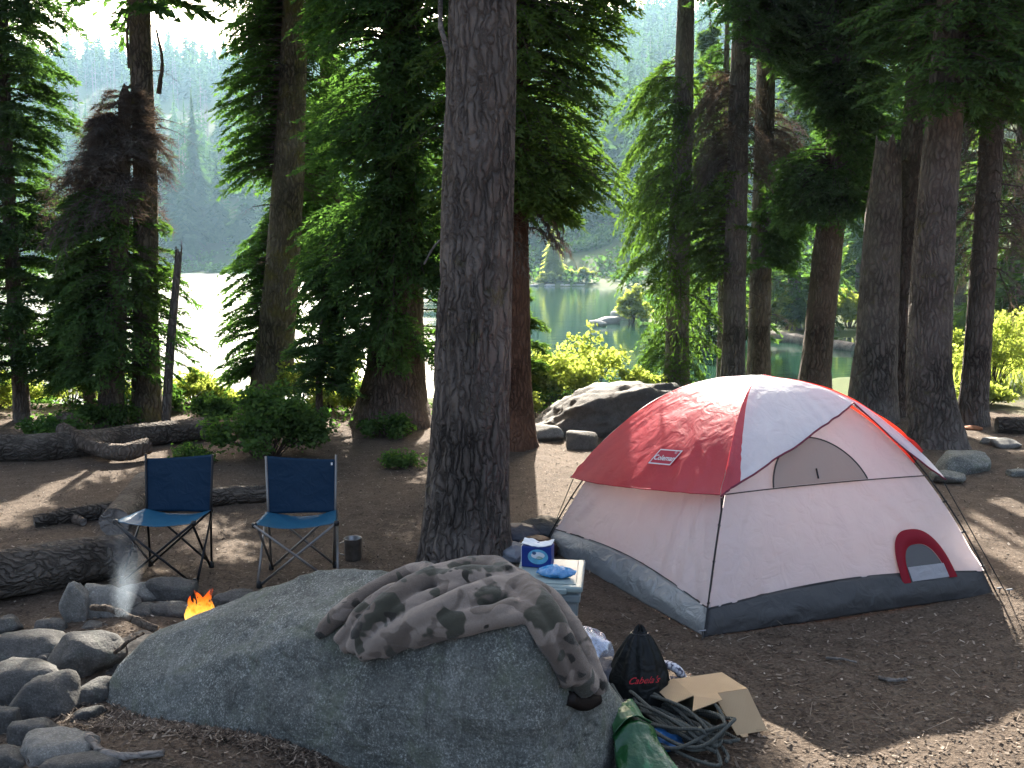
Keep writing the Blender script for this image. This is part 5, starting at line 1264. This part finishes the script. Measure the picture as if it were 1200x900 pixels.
ROLLS = [([(374,748),(394,732),(432,706),(478,684),(532,668),(590,672)], [.022,.042,.048,.052,.060,.062], .9),
         ([(418,768),(440,738),(486,702),(536,684),(594,680)], [.045,.056,.058,.060,.062], 1.15),
         ([(428,772),(462,754),(516,722),(566,702),(612,698)], [.052,.058,.052,.050,.058], .9),
         ([(452,768),(500,745),(552,728),(604,718)], [.040,.046,.044,.040], .8),
         ([(486,758),(532,742),(580,732),(616,726)], [.030,.036,.038,.034], .75),
         ([(404,764),(436,742),(484,716),(540,696),(590,688)], [.030,.042,.044,.044,.044], .7),
         ([(446,760),(492,732),(546,712),(596,704)], [.030,.040,.042,.044], .7),
         ([(400,756),(424,730),(462,704),(506,690)], [.026,.034,.036,.030], 1.5),
         ([(560,676),(604,692),(640,734),(664,778),(682,812)], [.060,.074,.076,.074,.070], .75),
         ([(572,668),(630,694),(668,744),(690,792),(698,812)], [.048,.056,.058,.056,.052], .9),
         ([(590,700),(622,728),(646,770),(664,806)], [.040,.050,.050,.046], .7)]
b = MB()
for P_, rad, lf_ in ROLLS:
    C, rr = roll(P_, np.array(rad)*(.90 if P_[0][0] < 520 else .74), lf_); b.tube(C, rr*(1+.10*np.sin(np.linspace(0,9,len(rr))+len(P_))), 20)
raw = b.build('raw_cloth', BLK)
md = raw.modifiers.new('r', 'REMESH'); md.mode = 'VOXEL'; md.voxel_size = .0085
md = raw.modifiers.new('s', 'SMOOTH'); md.factor = .6; md.iterations = 7
dg = bpy.context.evaluated_depsgraph_get(); me = bpy.data.meshes.new_from_object(raw.evaluated_get(dg))
V = np.array([v_.co[:] for v_ in me.vertices]) + np.array(raw.location); Nn = np.array([v_.normal[:] for v_ in me.vertices]); F = [tuple(p_.vertices) for p_ in me.polygons]
bpy.data.objects.remove(raw)
V = V + Nn*(.006*fbm(V*[9,9,9], 3, 95) + .004*(1-np.abs(fbm(V*[7,14,14]+3, 3, 96))*3).clip(-1,1))[:,None]
blo = onrock(560, 700)[0]
blanket = thing('fleece_blanket', blo, 'brown camouflage fleece blanket draped in folds over the boulder', 'blanket')
np_mesh('cloth', V, np.array([f_ if len(f_) == 4 else (f_[0],f_[1],f_[2],f_[2]) for f_ in F]), BLK, blanket, True)
C, rr = roll([(664,806),(682,812),(698,806)], [.03,.034,.03], .4, 12); C = C + np.array([0,0,-.05])
b = MB(); b.tube(C, rr, 12); cuff = b.build('hem', cloth_mat('hem_dark', (.022,.017,.015), 0, None, .3, .01), blanket, smooth=True)

# ------------------------------------------------------------------ fire
FM, nt, out = M('flame'); v = coord(nt); sep = nd(nt,"ShaderNodeSeparateXYZ",{0:v}); zf = math_(nt,'MULTIPLY',sep.outputs[2],5.0)
fn = noise(nt, v, 26, 3, .6, .8)
col = ramp(nt, math_(nt,'ADD',zf,math_(nt,'MULTIPLY',math_(nt,'SUBTRACT',fn,.5),1.1)), [(.0,(1,.72,.22)),(.4,(1,.45,.05)),(.7,(1,.15,.012)),(1,(.75,.05,.01))])
em = nd(nt,"ShaderNodeEmission",{'Color':col,'Strength':.32}); trn = nt.nodes.new("ShaderNodeBsdfTransparent")
al = ramp(nt, math_(nt,'ADD',fn,math_(nt,'MULTIPLY',zf,-.10)), [(.34,0.0),(.50,.9)])
ms = nd(nt,"ShaderNodeMixShader",{0:al,1:trn.outputs[0],2:em.outputs[0]}); nt.links.new(ms.outputs[0], out.inputs[0])
f0 = at(235,729,.13); fire = thing('campfire', f0, 'orange campfire flames burning between the ring stones and the boulder', 'fire')
for k, (dx, dy, hh, rr) in enumerate([(-.03,-.02,.17,.030),(.035,.02,.19,.030),(-.050,.0,.145,.030),(-.015,.02,.19,.034),(.022,-.01,.155,.032),(.055,.015,.21,.028),(.002,-.03,.11,.034),(.065,-.02,.12,.024),(-.062,.02,.11,.022)]):
    t = np.linspace(0,1,22); prof = np.interp(t,[0,.12,.35,.7,.9,1],[.55,.95,1,.52,.18,.01])*rr
    C = np.stack([f0[0]+dx+.022*np.sin(t*5.5+k*1.7)*t, f0[1]+dy+.016*np.cos(t*5+k)*t, f0[2]-.01+hh*t],-1)
    b = MB(); b.tube(C, prof*(1+.25*np.sin(t*9+k*2)*t), 10, cap=False); b.build('flame', FM, fire, smooth=True)
EMB, nt, out = M('ember'); n1 = noise(nt, coord(nt), 40, 3); princ(nt, out, (.03,.025,.02), .9, None, .1, 0, {'Emission Color': rgb((1,.18,.02)), 'Emission Strength': math_(nt,'MULTIPLY',ramp(nt,n1,[(.52,0.0),(.7,1.0)]),2.5)})
for k in range(7): 
    V, F = ICO[3]; s_ = rng.uniform(.02,.04,3); c_ = f0 + [rng.uniform(-.09,.09), rng.uniform(-.06,.06), -.02]
    np_mesh('ember', V*s_*(1+.3*fbm(V*2+k,2,k))[:,None]+c_, F, EMB, fire)
# ash bed inside the ring
V, F = ICO[5]; P_ = V*[.55,.38,.05]*(1+.35*fbm(V*3,3,130))[:,None] + at(165,765,.02); o = np_mesh('ash_bed', P_, F, plain('ash', (.075,.068,.062), .95, var=.6, sc=30, bmp=.8), None, True, local=at(165,765,0)); tag(o, 'grey ash and charcoal heaped inside the fire ring', 'ash')
# smoke
SM, nt, out = M('smoke_volume'); v = coord(nt,(1,1,1)); sep = nd(nt,"ShaderNodeSeparateXYZ",{0:v})
w_ = noise(nt, nd(nt,"ShaderNodeMapping",{'Vector':v,'Scale':(6,6,2.6)}).outputs[0], 1.0, 4, .6, 1.2)
px_ = math_(nt,'SUBTRACT',sep.outputs[0],math_(nt,'MULTIPLY',math_(nt,'SINE',math_(nt,'MULTIPLY',sep.outputs[2],6.0)),.035))
rad = math_(nt,'ADD',math_(nt,'POWER',math_(nt,'DIVIDE',px_,math_(nt,'ADD',math_(nt,'MULTIPLY',sep.outputs[2],.20),.05)),2.0),math_(nt,'POWER',math_(nt,'DIVIDE',sep.outputs[1],.13),2.0))
core = math_(nt,'SUBTRACT',1.0,rad,True); fade = math_(nt,'SUBTRACT',1.0,math_(nt,'MULTIPLY',sep.outputs[2],1.7),True)
den = math_(nt,'MULTIPLY',math_(nt,'MULTIPLY',core,math_(nt,'SUBTRACT',math_(nt,'MULTIPLY',w_,2.4),.75,True)),math_(nt,'MULTIPLY',fade,5.0))
pv = nd(nt,"ShaderNodeVolumePrincipled",{'Color':(.72,.86,1,1),'Density':den,'Anisotropy':.2}); nt.links.new(pv.outputs[0], out.inputs['Volume'])
s0_ = at(143,722,.25); b = MB(); b.lathe(s0_, [(.04,0),(.12,.2),(.19,.45),(.22,.74)], 18, sy=.75); o = b.build('smoke', SM, local=s0_); tag(o, 'wisp of bluish smoke rising from the fire ring over the thick log', 'smoke', kind='stuff')
# ------------------------------------------------------------------ haze
HM, nt, out = M('haze_air'); pv = nd(nt,"ShaderNodeVolumePrincipled",{'Color':(.45,.74,1,1),'Density':.00029,'Anisotropy':.35}); nt.links.new(pv.outputs[0], out.inputs['Volume'])
zt = float(GZ.max()) + 30; zb_ = float(GZ.min()) - 1
b = MB(); b.box(((gx[0]+gx[-1])/2, (gy[0]+gy[-1])/2, (zt+zb_)/2), (gx[-1]-gx[0]+4, gy[-1]-gy[0]+4, zt-zb_)); o = b.build('haze', HM); tag(o, 'pale blue haze in the air over the lake and hills', 'haze', kind='stuff')
